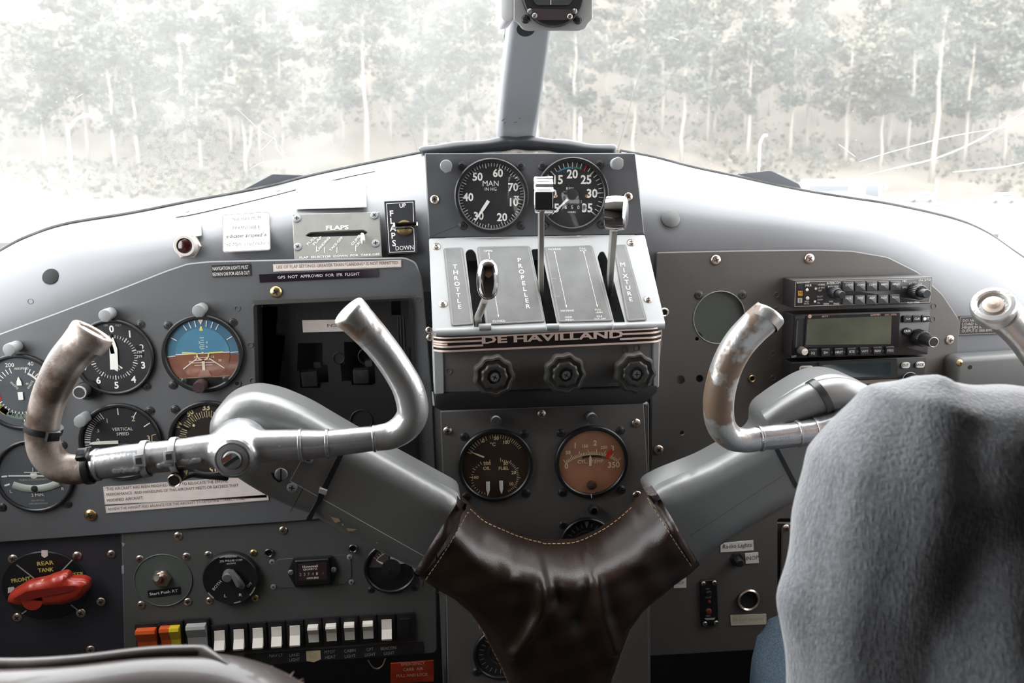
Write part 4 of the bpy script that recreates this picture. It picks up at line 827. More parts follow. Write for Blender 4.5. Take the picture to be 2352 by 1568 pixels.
for pts, lb in (([(889,130,1.15),(925,225,1.17),(958,346,1.166)],'thin dark rod beyond the hazy pane'),([(1492,90,1.14),(1455,215,1.17),(1418,346,1.166)],'thin dark rod beyond the clearer pane')):
    b = MB(); b.tube([at(*p) for p in pts], .0007, M('faint_rod', (.06,.06,.06), .6), 6); tag(b.build('wiper_rod'), lb, 'rod')  # thin dark rod tracing a faint line across each pane
# ------------------------------------------------------------------ levers
st = M('lever_steel', (.55,.52,.49), .35, metal=.9, bump=.1, bscale=300)
def bar(b, p0, p1, w, th, m):
    a = (p1-p0).normalized(); x = V((1,0,0)); x = (x-a*a.dot(x)).normalized(); f = Fr(p0, x, x.cross(a)); L = (p1-p0).length
    f = Fr(p0, x, a.cross(x)*-1) if False else Fr(p0, x, a)
    b.prism(f, [(-th/2, 0), (th/2, 0), (th/2, L), (-th/2, L)], -w/2, w/2, m, .0006, 1, back=True)
t = thing('throttle_lever', 'throttle lever with an oval chrome knob, pulled towards the closed end', 'lever', SL.P(1098,740))
p0, p1, p2 = SL.P(1099,748,-.02), SL.P(1098,728,.012), at(1113,690,.800); b = MB(); b.tube([p0, p1, (p1+p2)/2+V((0,-.002,0)), p2], [.004,.0038,.0036,.0034], st, 10); b.build('stem', t)
b = MB(); kc = at(1120.5,642,.785); kk = mpp(kc); f = Fr(kc, V((1,-.05,0)), V((0,-.15,1)))
prof = []
for i in range(15): a = -pi/2+pi*i/14; prof.append((cos(a), sin(a)))
vs = []; n = 24
for c_, s_ in prof:
    for j in range(n):
        a = 2*pi*j/n; ex = .8; cx = abs(cos(a))**ex*(1 if cos(a) > 0 else -1); cz = abs(sin(a))**ex*(1 if sin(a) > 0 else -1); vs.append(f.pt(26*kk*cx*max(.02, c_**.5), 0, 0)+f.v*(48*kk*cz*max(.02, c_**.5))+f.n*(20*kk*s_))
b.add(vs, [(i*n+j, i*n+(j+1) % n, (i+1)*n+(j+1) % n, (i+1)*n+j) for i in range(14) for j in range(n)], chrome); b.build('knob', t)
t = thing('propeller_lever', 'propeller lever with a stepped block chrome knob in the middle slot', 'lever', SL.P(1240,680))
p0, p1 = SL.P(1242,690,-.022), at(1243,470,.835); b = MB(); bar(b, p0, p1, .012, .0050, st); b.build('stem', t)
b = MB(); f = Fr(at(1248,443,.825), V((1,-.12,0)), V((0,.18,1))); kk = mpp(f.o)
p = rnd([(-.016,-.018),(.012,-.018),(.014,-.014),(.014,-.001),(.011,.0015),(.0045,.0035),(.003,.009),(-.003,.0115),(-.006,.017),(-.017,.018),(-.019,.013),(-.019,-.013)], .0025, 4)
fsd = Fr(f.o, f.n, f.v); b.prism(fsd, [(q[0], q[1]) for q in p], -22*kk, 22*kk, chrome, .0025, 3, back=True)
pk = b.build('knob', t)
b = MB(); b.prism(f, rnd([(-21*kk,-.0176),(21*kk,-.0176),(21*kk,-.0008),(-21*kk,-.0008)], .002), .0136, .0148, black, .0008, 1); b.build('knob_face', pk)
t = thing('mixture_lever', 'mixture lever with a thick rounded chrome knob at the far slot', 'lever', SL.P(1396,640))
p0, p1 = SL.P(1399,672,-.022), at(1410,520,.835); b = MB(); bar(b, p0, p1, .013, .0055, st); b.build('stem', t)
kc = at(1415,489,.82); kk = mpp(kc); ax = V((.92,-.38,0)).normalized(); f = Fr(kc, V((0,0,1)).cross(ax)*-1, V((0,0,1)));
b = MB(); b.lathe(Fr(kc-f.n*0, V((0,0,1)), (ax.cross(V((0,0,1))))), 0, 0, [(14*kk,-24*kk),(33*kk,-24*kk),(38*kk,-21*kk),(40*kk,0),(38*kk,21*kk),(33*kk,24*kk),(.0001,24*kk)], chrome, 36, cap0=True); b.build('knob', t)
# three scalloped control knobs
kb = M('dark_bakelite', (.032,.029,.025), .42, bump=.15, bscale=500)
for x, y, lb in ((1136,866,'first scalloped black knob on the console front, under the throttle slot'),(1300,861,'middle scalloped black knob of the console front'),(1462,859,'last scalloped black knob on the console front, beside the radio panel')):
    f = CF.off(.030); o_ = f.P(x, y); k = mpp(o_); g = Fr(CF.pt(*CF.uv(x, y, .030)), CF.u, CF.v); R = 48*k; t = thing('valve_control', lb, 'knob', g.o, None)
    b = MB(); b.lathe(g, 0, 0, [(R*.45, .001), (R*.5, .014), (R*.93, .016), (R, .019), (R*.99, .025), (R*.93, .0285), (R*.84, .0292), (R*.78, .0275), (R*.66, .0272), (R*.6, .0292), (R*.5, .0300), (R*.36, .0296), (R*.33, .025), (.0001, .025)], kb, 90, lobes=lambda a: 1+.045*cos(9*a+.5)); b.build('grip_disc', t)
    screw(t, g.off(.0252), x, y, 11.5, 'grey')
# ------------------------------------------------------------------ radios
rk = M('radio_black', (.022,.020,.019), .45, bump=.08, bscale=1200); rkey = M('radio_key', (.055,.058,.062), .4)
R1 = vert(.925); R2 = vert(.930); R3 = vert(.935)
def knob(parent, fr, px, py, r0, h0, r1=0, h1=0, mat=black, ribs=26, tip=None, name='knob', sk=None):
    b = MB(); u, v = fr.uv(px, py); k = fr.k(px, py)
    b.lathe(fr, u, v, [(r0*k, .0003), (r0*k*.97, h0*.9), (r0*k*.88, h0), (.0001, h0)], mat, 52, lobes=lambda a: 1+.03*cos(ribs*a))
    if sk: b.ring(fr, u, v, r0*k*1.02, r0*k*1.10, .0003, .0012, sk, 36, .0002)
    o = b.build(name, parent)
    if r1 or tip: b = MB()
    if r1: b.lathe(fr, u, v, [(r1*k, h0), (r1*k*.97, h0+h1*.92), (r1*k*.88, h0+h1), (.0001, h0+h1)], mat, 40, lobes=lambda a: 1+.03*cos(20*a))
    if tip: b.ring(fr, u, v, (r1 or r0)*k*.82, (r1 or r0)*k*.97, h0+h1-.0004, h0+h1+.0005, tip, 28, .0002)
    if r1 or tip: b.build('inner_knob' if r1 else 'knob_rim', o)
    return o
t = thing('audio_radio', 'topmost black radio unit with two rows of small grey buttons', 'radio', R1.P(1980,672,-.02))
fc = [(1824,644),(2142,636),(2139,697),(1822,708)]
b = MB(); b.pp(R1, fc, -.029, 0, rk, .0012, bev=.001, steps=2); 
for y, x in ((665,1812),(693,1812)): pass
b.build('case', t)
b = MB(); p = R1.pl([(1827,647),(2139,639),(2136,694),(1825,704)], .0003); p = p if area(p) > 0 else p[::-1]; i_ = inset(p, .0005); b.add([R1.pt(u, v, .0003) for u, v in p]+[R1.pt(u, v, .0003) for u, v in i_], [(j, (j+1) % 4, 4+(j+1) % 4, 4+j) for j in range(4)], M('faceplate_line', (.55,.50,.45), .5))
for s, x0, y0, x1, y1, h in (('BENDIX/KING',1831,651,1859,649.5,4),('MKR',1850,658,1864,657.5,5),('INTERCOM',1899,653,1930,651.5,5.2),('PUSH VOX',1902,660.5,1926,659.5,4),('HI SENS',1879,655.5,1894,655,3.4),('LO SENS',1879,662.5,1894,662,3.4),('TEST',1879,669,1888,668.5,3.4),('PILOT',1877,683,1890,682.5,3.6),('CREW',1877,690,1890,689.5,3.6),('ALL',1877,697,1884,696.5,3.6),('MKR',1848,694,1858,693.5,3.4),('MUTE',1847,699,1858,698.5,3.4),('VOL',1904,694,1914,693.5,3.6),('CREW',1891,700,1904,699.5,4),('PASS',1915,699.5,1928,699,4),('MIC',2073,648,2083,647.5,5),('KMA 26 TSO',2110,646,2139,645,4.2),('C1',2088,654,2094,653.5,4),('C2',2099,651,2104,650.5,4),('C3',2109,653.5,2116,653,4),('EMG',2073,662,2083,661.5,4.2),('PA',2117,661,2124,660.5,4.2),('PUSH SPKR',2084,697,2112,696,4)): b.tx(R1, s, x0, y0, x1, y1, h, white_ink, .0004)
b.build('faceplate', t)
for i in range(5):
    for j in range(2):
        x0 = 1938+27*i-j*1.5; y0 = 648-.6*i+j*30.5; b = MB(); b.pp(R1, [(x0,y0),(x0+23.5,y0-.5),(x0+23.2,y0+21),(x0-.4,y0+21.5)], .0003, .0028, rkey, .001, bev=.0008, steps=2)
        g = R1.off(.003); nm = (('COM1','COM2','COM3','NAV1','NAV2'),('MKR','DME','ADF','AUX','MONI'))[j][i]; b.tc(g, nm, x0+12.5, y0+6.5, 4.6, M('key_text', (.75,.75,.72), .5), .0001, .02); b.build('button', t)
for x, y, m in ((1838.5,673.5,M('amber_lamp', (.60,.28,.02), .4)),(1837.5,690,M('pale_lamp', (.42,.40,.37), .4)),(1839,657,M('blue_lamp', (.02,.025,.04), .3))):
    b = MB(); b.pp(R1, [(x-5,y-5.5),(x+5,y-5.5),(x+5,y+5.5),(x-5,y+5.5)], .0003, .0008, m); b.tc(R1, {'a':'M','p':'I','b':'O'}[m.name[0]], x, y, 7, black_ink, .0009, .03); b.build('marker_lamp', t)
for x, y, r in ((1853.5,665.5,3.5),(1854.5,684.5,4.2)): b = MB(); u, v = R1.uv(x, y); k = R1.k(x, y); b.lathe(R1, u, v, [(r*k, .0003), (r*k*.8, .0015), (.0001, .002)], paper_pink, 16); b.build('button_dot', t)
for x, y in ((1872,661.5),(1870,691)): b = MB(); p = R1.P(x, y, .0003); b.tube([p, R1.P(x+2, y+1, .006)], [.0011,.0014], chrome, 8); b.build('toggle', t)
knob(t, R1, 1912, 671, 13, .013, 8.5, .010); knob(t, R1, 2100, 668, 17.5, .014, 10, .011)
t = thing('navigator_radio', 'middle black radio unit with a wide blank greenish screen', 'radio', R2.P(1970,770,-.02))
b = MB(); b.pp(R2, [(1821,722),(2139,712),(2132,814),(1840,822),(1815,820)], -.025, 0, rk, .0015, bev=.0015, steps=2); b.build('case', t)
b = MB(); b.pp(R2, [(1852,726),(2067,718),(2064,797),(1848,797)], .0003, .0012, M('screen_frame', (.014,.010,.014), .2), .001)
b.tx(R2, 'ACTV', 1888, 728.5, 1902, 728, 4, M('pink_text', (.65,.40,.35), .5), .0014); b.tx(R2, 'GARMIN', 1999, 725.5, 2022, 724.5, 4.8, MATS['pink_text'], .0014, .03); b.tx(R2, 'GNC 250XL', 2032, 724.5, 2060, 723.5, 4, MATS['pink_text'], .0014)
u, v = R2.uv(1859, 726); b.lathe(R2, u, v, [(4.5*R2.k(1859,726), .0012), (.0001, .0014)], MATS['pink_text'], 14); b.build('screen_frame', t)
b = MB(); b.pp(R2, [(1855,733),(2048,725),(2046,790),(1851,792)], .0013, .0015, M('lcd_screen', (.085,.09,.062), .18, var=.25, vscale=25), .001); b.build('screen', t)
b = MB()
b.pp(R2, [(1826,722),(1846,721),(1843,800),(1822,801)], .0003, .0012, M('slot_black', (.012,.012,.012), .4), .001); b.pp(R2, [(1827,725),(1848,724),(1848,732),(1826,733)], .0013, .004, rk, .001); b.pp(R2, [(1830,736),(1834,736),(1831,798),(1827,798)], .0013, .0022, rkey); b.build('card_slot', t)
for i, s in enumerate(('SQ','+>','NRST','RTE','WPT','NAV','MSG')):
    x0 = (1857,1886.5,1917,1946.5,1976,2006,2035)[i]; y0 = 802-1.0*i; b = MB(); b.pp(R2, [(x0,y0),(x0+20,y0-.7),(x0+20,y0+17),(x0,y0+18)], .0003, .003, black, .001, bev=.0008); g = R2.off(.003)
    b.tc(g, s if i != 1 else 'D>', x0+10.5, y0+8.5, 5.2, M('key_text2', (.60,.60,.58), .5), .0002, .02); b.build('button', t)
b = MB()
for x in (1911, 1940, 1970, 2000, 2029): b.tc(R2, '>', x, 809-.03*(x-1911), 6.5, grey_ink, .0004)
b.tx(R2, 'OFF', 1818, 821, 1829, 820.5, 5, white_ink, .0004); b.build('lettering', t)
for x0, s in ((2076,'<->'),(2097,'CLR'),(2118,'ENT')):
    b = MB(); y0 = 725-(x0-2076)*.02; b.pp(R2, [(x0,y0),(x0+19,y0-.5),(x0+18.5,y0+15),(x0-.4,y0+15.5)], .0003, .0032, black, .0008, bev=.0008); g = R2.off(.0032); b.tc(g, s, x0+10, y0+7, 5, MATS['key_text2'], .0002, .02)
    if s == 'ENT': b.lathe(g, *g.uv(2124,732), [(3.8*g.k(2124,732), .0002), (.0001, .0006)], paper, 12)
    b.build('button', t)
b = MB(); u, v = R2.uv(2083,760); k = R2.k(2083,760); b.prism(R2, [(u+10.5*k*cos(2*pi*i/24), v+8.5*k*sin(2*pi*i/24)) for i in range(24)], .0003, .0032, black, .0006); b.tc(R2.off(.0032), 'CRSR', 2084, 760, 5, MATS['key_text2'], .0002, .02); b.build('button', t)
knob(t, R2, 2108, 774, 19, .013, 12, .018, tip=steel, ribs=30); knob(t, R2, 1838, 803, 9, .012, 0, 0, M('ribbed_grey', (.10,.09,.08), .4), 18, None)
b = MB(); g = R2.off(.0123); u, v = R2.uv(1838, 803); k = R2.k(1838, 803); b.lathe(R2, u, v, [(7.6*k, .0121), (.0001, .0126)], paper_pink, 18); b.seg(R2, (u, v), (u+7*k, v+2*k), .0005, .0128, black_ink); b.build('knob_tip', t)
t = thing('transponder', 'lowest black radio unit with white oval keys, above the yoke tube', 'radio', R3.P(1970,865,-.02))
b = MB(); b.pp(R3, [(1816,832),(2128,818),(2120,903),(1812,913)], -.02, 0, rk, .0015, bev=.0012, steps=2)
for s, x0, y0, x1, y1 in (('GND',1844,863,1855,862.5),('SBY',1826,871,1836,870.5),('ON',1864,869.5,1871,869),('OFF',1818,887,1828,886.5),('ALT',1868,885,1878,884.5)): b.tx(R3, s, x0, y0, x1, y1, 5, white_ink, .0004)
b.build('case', t)
b = MB(); b.pp(R3, [(1881,831),(2061,823),(2062,869),(1880,876)], .0003, .0015, M('bezel_black', (.012,.012,.013), .35), .001, bev=.0005); b.pp(R3, [(1968,874),(2061,870),(2058,878),(1970,882)], .0003, .0012, M('trim_brown', (.16,.13,.11), .4)); b.build('screen_frame', t)
b = MB(); b.pp(R3, [(1889,838),(2046,832),(2045,863),(1888,870)], .0016, .0018, M('dark_screen', (.018,.03,.034), .1)); b.build('screen', t)
for s, x, y, w_ in (('IDENT',1851,846,16),('ENT',2079,838,10),('BACK',2112,837,10.5),('FLT/SQ',2037,888,16)):
    b = MB(); u, v = R3.uv(x, y); k = R3.k(x, y); b.prism(R3, rnd([(u-w_*k, v-7*k), (u+w_*k, v-7*k), (u+w_*k, v+7*k), (u-w_*k, v+7*k)], 7*k, 5), .0003, .0022, M('white_key', (.70,.67,.62), .4), .0006, 1); b.tc(R3.off(.0022), s, x+1, y+.5, 6.2, black_ink, .0002, .015, wide=.92); b.build('button', t)
knob(t, R3, 1845, 882, 16.5, .019, mat=black, ribs=14, sk=M('knob_skirt', (.55,.55,.55), .4)); knob(t, R3, 2089, 872, 17, .019, mat=black, ribs=14, sk=MATS['knob_skirt'])
# ------------------------------------------------------------------ pilot's lower panel
disc = M('selector_black', (.013,.013,.015), .35, bump=.1, bscale=300)
t = thing('fuel_selector', 'black fuel tank selector disc with a big red worn handle', 'selector', FS.P(103,1343))
b = MB(); u, v = FS.uv(105,1343); k = FS.k(105,1343); kx = 94*k; ky = 84*k
b.prism(FS, [(u+kx*cos(2*pi*i/56), v+ky*sin(2*pi*i/56)) for i in range(56)], .0003, .0022, disc, .001)
for s, x0, y0, x1, y1 in (('REAR',86,1299,124,1295,),('TANK',88,1314,124,1311),('FRONT',27,1338,71,1332),('CENTER',141,1327,193,1321)): b.tx(FS, s, x0, y0, x1, y1, 9, yellow_ink, .0025, .02)
for a, c in (((40,1294),(94,1336)),((168,1283),(128,1325)),((52,1407),(63,1399)),((180,1398),(165,1386))): b.seg(FS, FS.uv(*a), FS.uv(*c), .0014, .0025, grey_ink)
for p in ([(95,1263),(110,1263),(110,1276),(102,1281),(95,1276)], [(188,1333),(200,1332),(200,1345),(186,1345)], [(18,1349),(31,1347),(37,1356),(18,1362)]): b.quad(FS, FS.pl(p, .0025), .0025, paper_pink)
b.build('dial_plate', t)
for x, y in ((30,1283),(177,1276),(40,1417),(186,1407)): screw(t, FS, x, y, 11)
rh = M('worn_red_paint', (.36,.028,.014), .3, bump=.3, bscale=250, col2=(.62,.5,.42), thr=.68, mscale=55, coat=.4)
b = MB(); g = FS.off(.030); c0 = g.P(103,1361); b.lathe(Fr(FS.pt(*FS.uv(100,1350)), FS.u, FS.v), 0, 0, [(26*k, .002), (22*k, .03), (.0001, .03)], rh, 20)
pl = g.pl([(9,1390),(13,1370),(55,1345),(100,1336),(112,1330),(142,1322),(152,1326),(155,1335),(185,1335),(199,1342),(198,1362),(180,1382),(140,1395),(80,1398),(35,1398)]); pl = pl if area(pl) > 0 else pl[::-1]
b.build('handle_boss', t)
o = slab(g, rnd(pl, .004), .009, .016, .0035, rh, 'handle', t); o['label'] = 'red lever handle with paint worn to pale metal along the edge'
b = MB(); g2 = g.off(.0013); vsx = g2.pl([(28,1376),(60,1358),(110,1350),(165,1344),(182,1346),(160,1358),(110,1368),(60,1378)]); b.quad(g2, vsx if area(vsx) > 0 else vsx[::-1], .0004, M('red_recess', (.20,.015,.01), .35)); b.build('handle_recess', o)
# starter switch
t = thing('starter_switch', 'chrome toggle switch on a round greenish blank with a start label', 'switch', SW.P(375,1330))
gb = MATS['greenish_blank']; u, v = SW.uv(375,1332); k = SW.k(375,1332); b = MB(); b.ring(SW, u, v, 62*k, 65*k, .0002, .0012, paint_mid, 48, .0004); b.prism(SW, circ(u, v, 63*k, 48), .0002, .0006, gb); b.build('round_plate', t)
u, v = SW.uv(372,1326); b = MB(); b.lathe(SW, u, v, [(22*k, .0008), (22*k, .003), (20*k, .0034), (.0001, .0034)], steel, 6); b.lathe(SW, u, v, [(16*k, .0034), (16*k, .006), (10*k, .006), (9*k, .0045), (.0001, .0045)], steel, 24); b.build('hex_nut', t)
b = MB(); u2, v2 = SW.uv(371,1327); b.lathe(SW, u2, v2, [(8*k, .005), (8*k, .0065), (.0001, .0066)], M('red_brown_seal', (.16,.03,.02), .5), 18); b.tube([SW.pt(u2, v2, .006), SW.P(364,1328,.015), SW.P(359,1328,.019)], [.0022,.0028,.0032], chrome, 12); b.build('toggle', t)
b = MB(); pls = SW.pl([(339,1356),(415,1347),(416,1364),(341,1373)], .0008); b.prism(SW, pls if area(pls) > 0 else pls[::-1], .0006, .0010, black); b.tx(SW, 'Start Push RT', 344, 1367, 409, 1358.5, 6.5, white_ink, .0012, .01); b.build('label_strip', t)
for x, y in ((321,1283),(428,1277),(324,1388),(431,1381)): screw(t, SW, x, y, 9)
# ignition switch
t = thing('ignition_switch', 'round black ignition switch with a grey crank lever', 'switch', SW.P(532,1323))
u, v = SW.uv(532,1323); b = MB(); b.lathe(SW, u, v, [(63*k, .0003), (63*k, .006), (60*k, .008), (56*k, .0075), (.0001, .0075)], black, 48)
for s, x0, y0, x1, y1, h in (('AN3212-1',517,1281,543,1279,4),('JOS. POLLAK CORP.',505,1291,558,1287,4.6),('BOSTON',521,1296,541,1294.5,3.6),('IGNITION',512,1332,552,1329,6.5),('BOTH',492,1356,510,1336,6.5),('L',515,1371,521,1371,7),('R',549,1369,556,1369,7),('OFF',570,1349,580,1340,6)): b.tx(SW.off(.0078), s, x0, y0, x1, y1, h, white_ink, .0)
for a0, a1 in ((-20,18),(112,135),(160,175),(222,240)): b.arc(SW, u, v, 57*k, 60*k, a0, a1, .0083, grey_ink)
b.build('body', t)
b = MB(); g = SW.off(.014); b.lathe(SW, *SW.uv(529,1311), [(13*k, .0076), (12*k, .016), (9*k, .018), (.0001, .018)], M('lever_grey', (.10,.10,.10), .35), 20); b.tube([SW.P(529,1311,.013), SW.P(541,1326,.016), SW.P(550,1341,.016), SW.P(558,1347,.013)], [.0036,.0038,.0046,.0030], MATS['lever_grey'], 12); b.build('crank', t)
for x, y in ((478,1273),(582,1269),(481,1379),(586,1373)): screw(t, SW, x, y, 8.5, 'steel' if x < 500 else 'brass')
# hour meter
t = thing('hour_meter', 'black six sided hour meter showing 2374 hours', 'meter', SW.P(719,1313))
b = MB(); p = SW.pl([(640,1284),(790,1274),(806,1286),(807,1326),(792,1341),(645,1350),(627,1338),(627,1296)], .0008); b.prism(SW, p if area(p) > 0 else p[::-1], .0002, .0007, paint_mid, .0002); b.build('adapter_plate', t)
b = MB(); b.pp(SW, [(673,1283),(762,1277),(777,1310),(764,1343),(678,1349),(659,1315)], .0008, .004, black, .0015, bev=.001, steps=2); b.pp(SW, [(677,1288),(755,1283),(758,1340),(680,1344)], .004, .008, black, .0015, bev=.001); b.build('case', t)
b = MB(); g = SW.off(.008); b.pp(SW, [(685,1296),(750,1291),(752,1330),(687,1334)], .0081, .0086, M('meter_window', (.045,.025,.025), .3))
for s, x0, y0, x1, y1, h, m in (('Honeywell',695,1304,730,1301.5,5.5,white_ink),('QUARTZ',696,1309.5,729,1307.5,4,white_ink),('HOURS',705,1330,732,1328,4.2,white_ink)): b.tx(g, s, x0, y0, x1, y1, h, m, .0008, .02)
for i, ch in enumerate('23748'): b.tc(g, ch, 690+i*9.5, 1319-.5*i, 7, grey_ink if i < 4 else white_ink, .0008)
b.tc(g, '.1', 741, 1316, 5, grey_ink, .0008); b.build('window', t)
for x, y in ((668,1314),(766,1308)): screw(t, SW, x, y, 6.5, 'slot', .004)
for x, y in ((625,1290),(803,1279),(628,1347),(807,1336)): screw(t, SW, x, y, 6.5, 'grey')
# rocker switches
org = M('orange_rocker', (.62,.095,.02), .3, coat=.3); yel = M('yellow_rocker', (.70,.52,.03), .3, coat=.3); gry = M('grey_rocker', (.40,.39,.38), .35); wht = M('white_rocker', (.86,.80,.71), .35); hous = M('rocker_housing', (.016,.014,.016), .4)
def rocker(px, py, w, h, rw, rh_, cols, down, label, group, name='rocker_switch'):
    g = Fr(SW.P(px, py), SW.u, SW.v); k = mpp(g.o); t = thing(name, label, 'switch', g.o, group)
    b = MB(); b.box(g, -w*k/2, -h*k/2, w*k/2, h*k/2, .0003, .0035, hous, .0008, 2); b.build('housing', t)
    if not cols: b = MB(); b.box(g, -w*.3*k, -h*.33*k, w*.3*k, h*.33*k, .0036, .0044, black, .0004); b.build('blank_insert', t); return t
    n = len(cols)
    for i, m in enumerate(cols):
        x0, x1 = (-rw/2+rw*i/n)*k, (-rw/2+rw*(i+1)/n)*k; H = rh_*k/2
        hi, lo = (.0115, .0045); pr = [(-H, .0036), (-H, hi if down else lo), (-H*.78, (hi+.001) if down else lo), (0, .0062), (H*.78, lo if down else hi+.001), (H, lo if down else hi), (H, .0036)]
        f = Fr(g.pt(x0, 0, 0), g.v, g.n); b = MB(); q = [(v_, d_) for v_, d_ in pr]; b.prism(f, q if area(q) > 0 else q[::-1], 0, x1-x0, m, .0003, 1, back=True); b.build('rocker', t, sharp=12)
    return t
rocker(342,1467,54,84,43,66,[org,org],False,'double orange rocker, first of the switch row by the fuel panel','rocker switches')
rocker(396,1462,54,84,43,66,[org,yel],False,'split orange and yellow rocker second in the switch row','rocker switches')
rocker(456,1457,54,84,43,66,[gry],False,'wide grey ribbed rocker between the coloured and the white switches','rocker switches')
cxs = [507,551,594.5,637,679,721,762,803.5,846,888.5]
desc = ['white rocker next to the wide grey one','white rocker second after the wide grey one','white rocker third after the wide grey one','white rocker above the half hidden NAV LT lettering','white rocker above the landing light lettering','white rocker pressed at the top, above the cream sticker','white rocker above the pitot heat lettering','white rocker above the cabin light lettering','white rocker above the compartment light lettering','white rocker above the beacon lettering, beside the blank']
for i, x in enumerate(cxs): rocker(x, 1464-(x-507)*.066, 38, 68, 23, 44, [wht], i in (0,1,2,3,4,9), desc[i], 'rocker switches')
rocker(931.5, 1437, 38, 68, 0, 0, None, False, 'blank black filler at the end of the switch row', 'rocker switches', 'switch_blank')
def strip_(b, d):
    for s, x0, y0, x1, y1 in (('NAV LT',619,1509,650,1507),('LAND',665,1508,688,1506),('LIGHT',665,1519,689,1517),('PITOT',746,1501,770,1499),('HEAT',747,1513,771,1511),('CABIN',791,1498.5,817,1496),('LIGHT',792,1511,817,1508.5),('CPT',842,1495,858,1493.5),('LIGHT',838,1507,863,1505),('BEACON',875,1493,910,1490),('LIGHT',882,1504,906,1502)): b.tx(SW, s, x0, y0, x1, y1, 7.5, grey_ink, d)
placard('label_strip', 'long black label strip under the white rocker switches', SW, [(560,1502),(972,1473),(974,1498),(562,1530)], black_ink, (), extra=strip_, cat='label')
placard('sticker', 'small cream pointed sticker on the black switch label strip', SW, [(703,1495),(736,1493),(737,1513),(721,1520),(704,1517)], M('cream_paper', (.80,.64,.42), .5), (('NS',712,1512,728,1511,9),), M('faint_ink', (.60,.46,.27), .5), d=.0009)
f = vert(.923)
placard('placard', 'glossy red emergency carburettor air placard below the switch panel', f, [(897,1522),(996,1515),(996,1562),(897,1566)], M('red_placard', (.26,.028,.010), .22, var=.35, vscale=60), (('EMERGENCY',922,1529,976,1525,7),('CARB  AIR',926,1541,972,1538,7),('PULL AND LOCK',911,1555,983,1551,7)), M('pink_ink', (.55,.32,.25), .5), th=.002)
# ------------------------------------------------------------------ co-pilot's lower panel
t = thing('dimmer_knob', 'small dark dimmer knob with a hex nut, beside the radio lights label', 'knob', RP.P(1693,1284))
u, v = RP.uv(1691,1283); k = RP.k(1691,1283); b = MB(); b.lathe(RP, u, v, [(17*k, .0003), (16*k, .003), (.0001, .003)], steel_dark, 6); b.build('hex_nut', t)
b = MB(); b.lathe(RP, u, v, [(10*k, .003), (10*k, .012), (8*k, .014), (.0001, .014)], black, 20); b.build('knob', t)
t = thing('remote_switch', 'narrow upright black remote switch plate with two tiny red lamps', 'switch', RP.P(1629,1384))
b = MB(); b.pp(RP, [(1608,1334),(1647,1331),(1651,1436),(1612,1438)], .0003, .003, black, .002, bev=.0006)
for s, x0, y0, x1, y1, h in (('ARM',1621,1353.5,1630,1353,3),('AUX',1618,1374,1634,1373,5),('TEST',1621,1416,1632,1415.5,3.4)): b.tx(RP.off(.003), s, x0, y0, x1, y1, h, grey_ink, .0002)
b.pp(RP.off(.003), [(1618,1420),(1643,1418),(1640,1423),(1622,1423)], .0001, .0003, grey_ink); b.build('plate', t)
for x, y, r, m in ((1628,1362,7,steel_dark),(1628,1381,4,MATS['red_brown_seal']),(1627,1403,7.5,MATS['red_brown_seal'])): b = MB(); g = RP.off(.003); u, v = g.uv(x, y); b.lathe(g, u, v, [(r*k, .0002), (r*k*.8, .003), (.0001, .0035)], m, 12); b.build('push_button', t)
for x, y in ((1616,1340),(1641,1338),(1619,1432),(1645,1430)): screw(t, RP, x, y, 5.5, 'steel', .003)
t = thing('power_socket', 'round power socket with a shiny metal rim above the yellowed label', 'socket', RP.P(1718,1375)); u, v = RP.uv(1718,1375)
b = MB(); b.ring(RP, u, v, 21*k, 26.5*k, .0003, .005, steel, 36, .0015); b.build('rim', t); b = MB(); b.quad(RP, circ(u, v, 22*k, 28), .0006, void); b.build('bore', t)
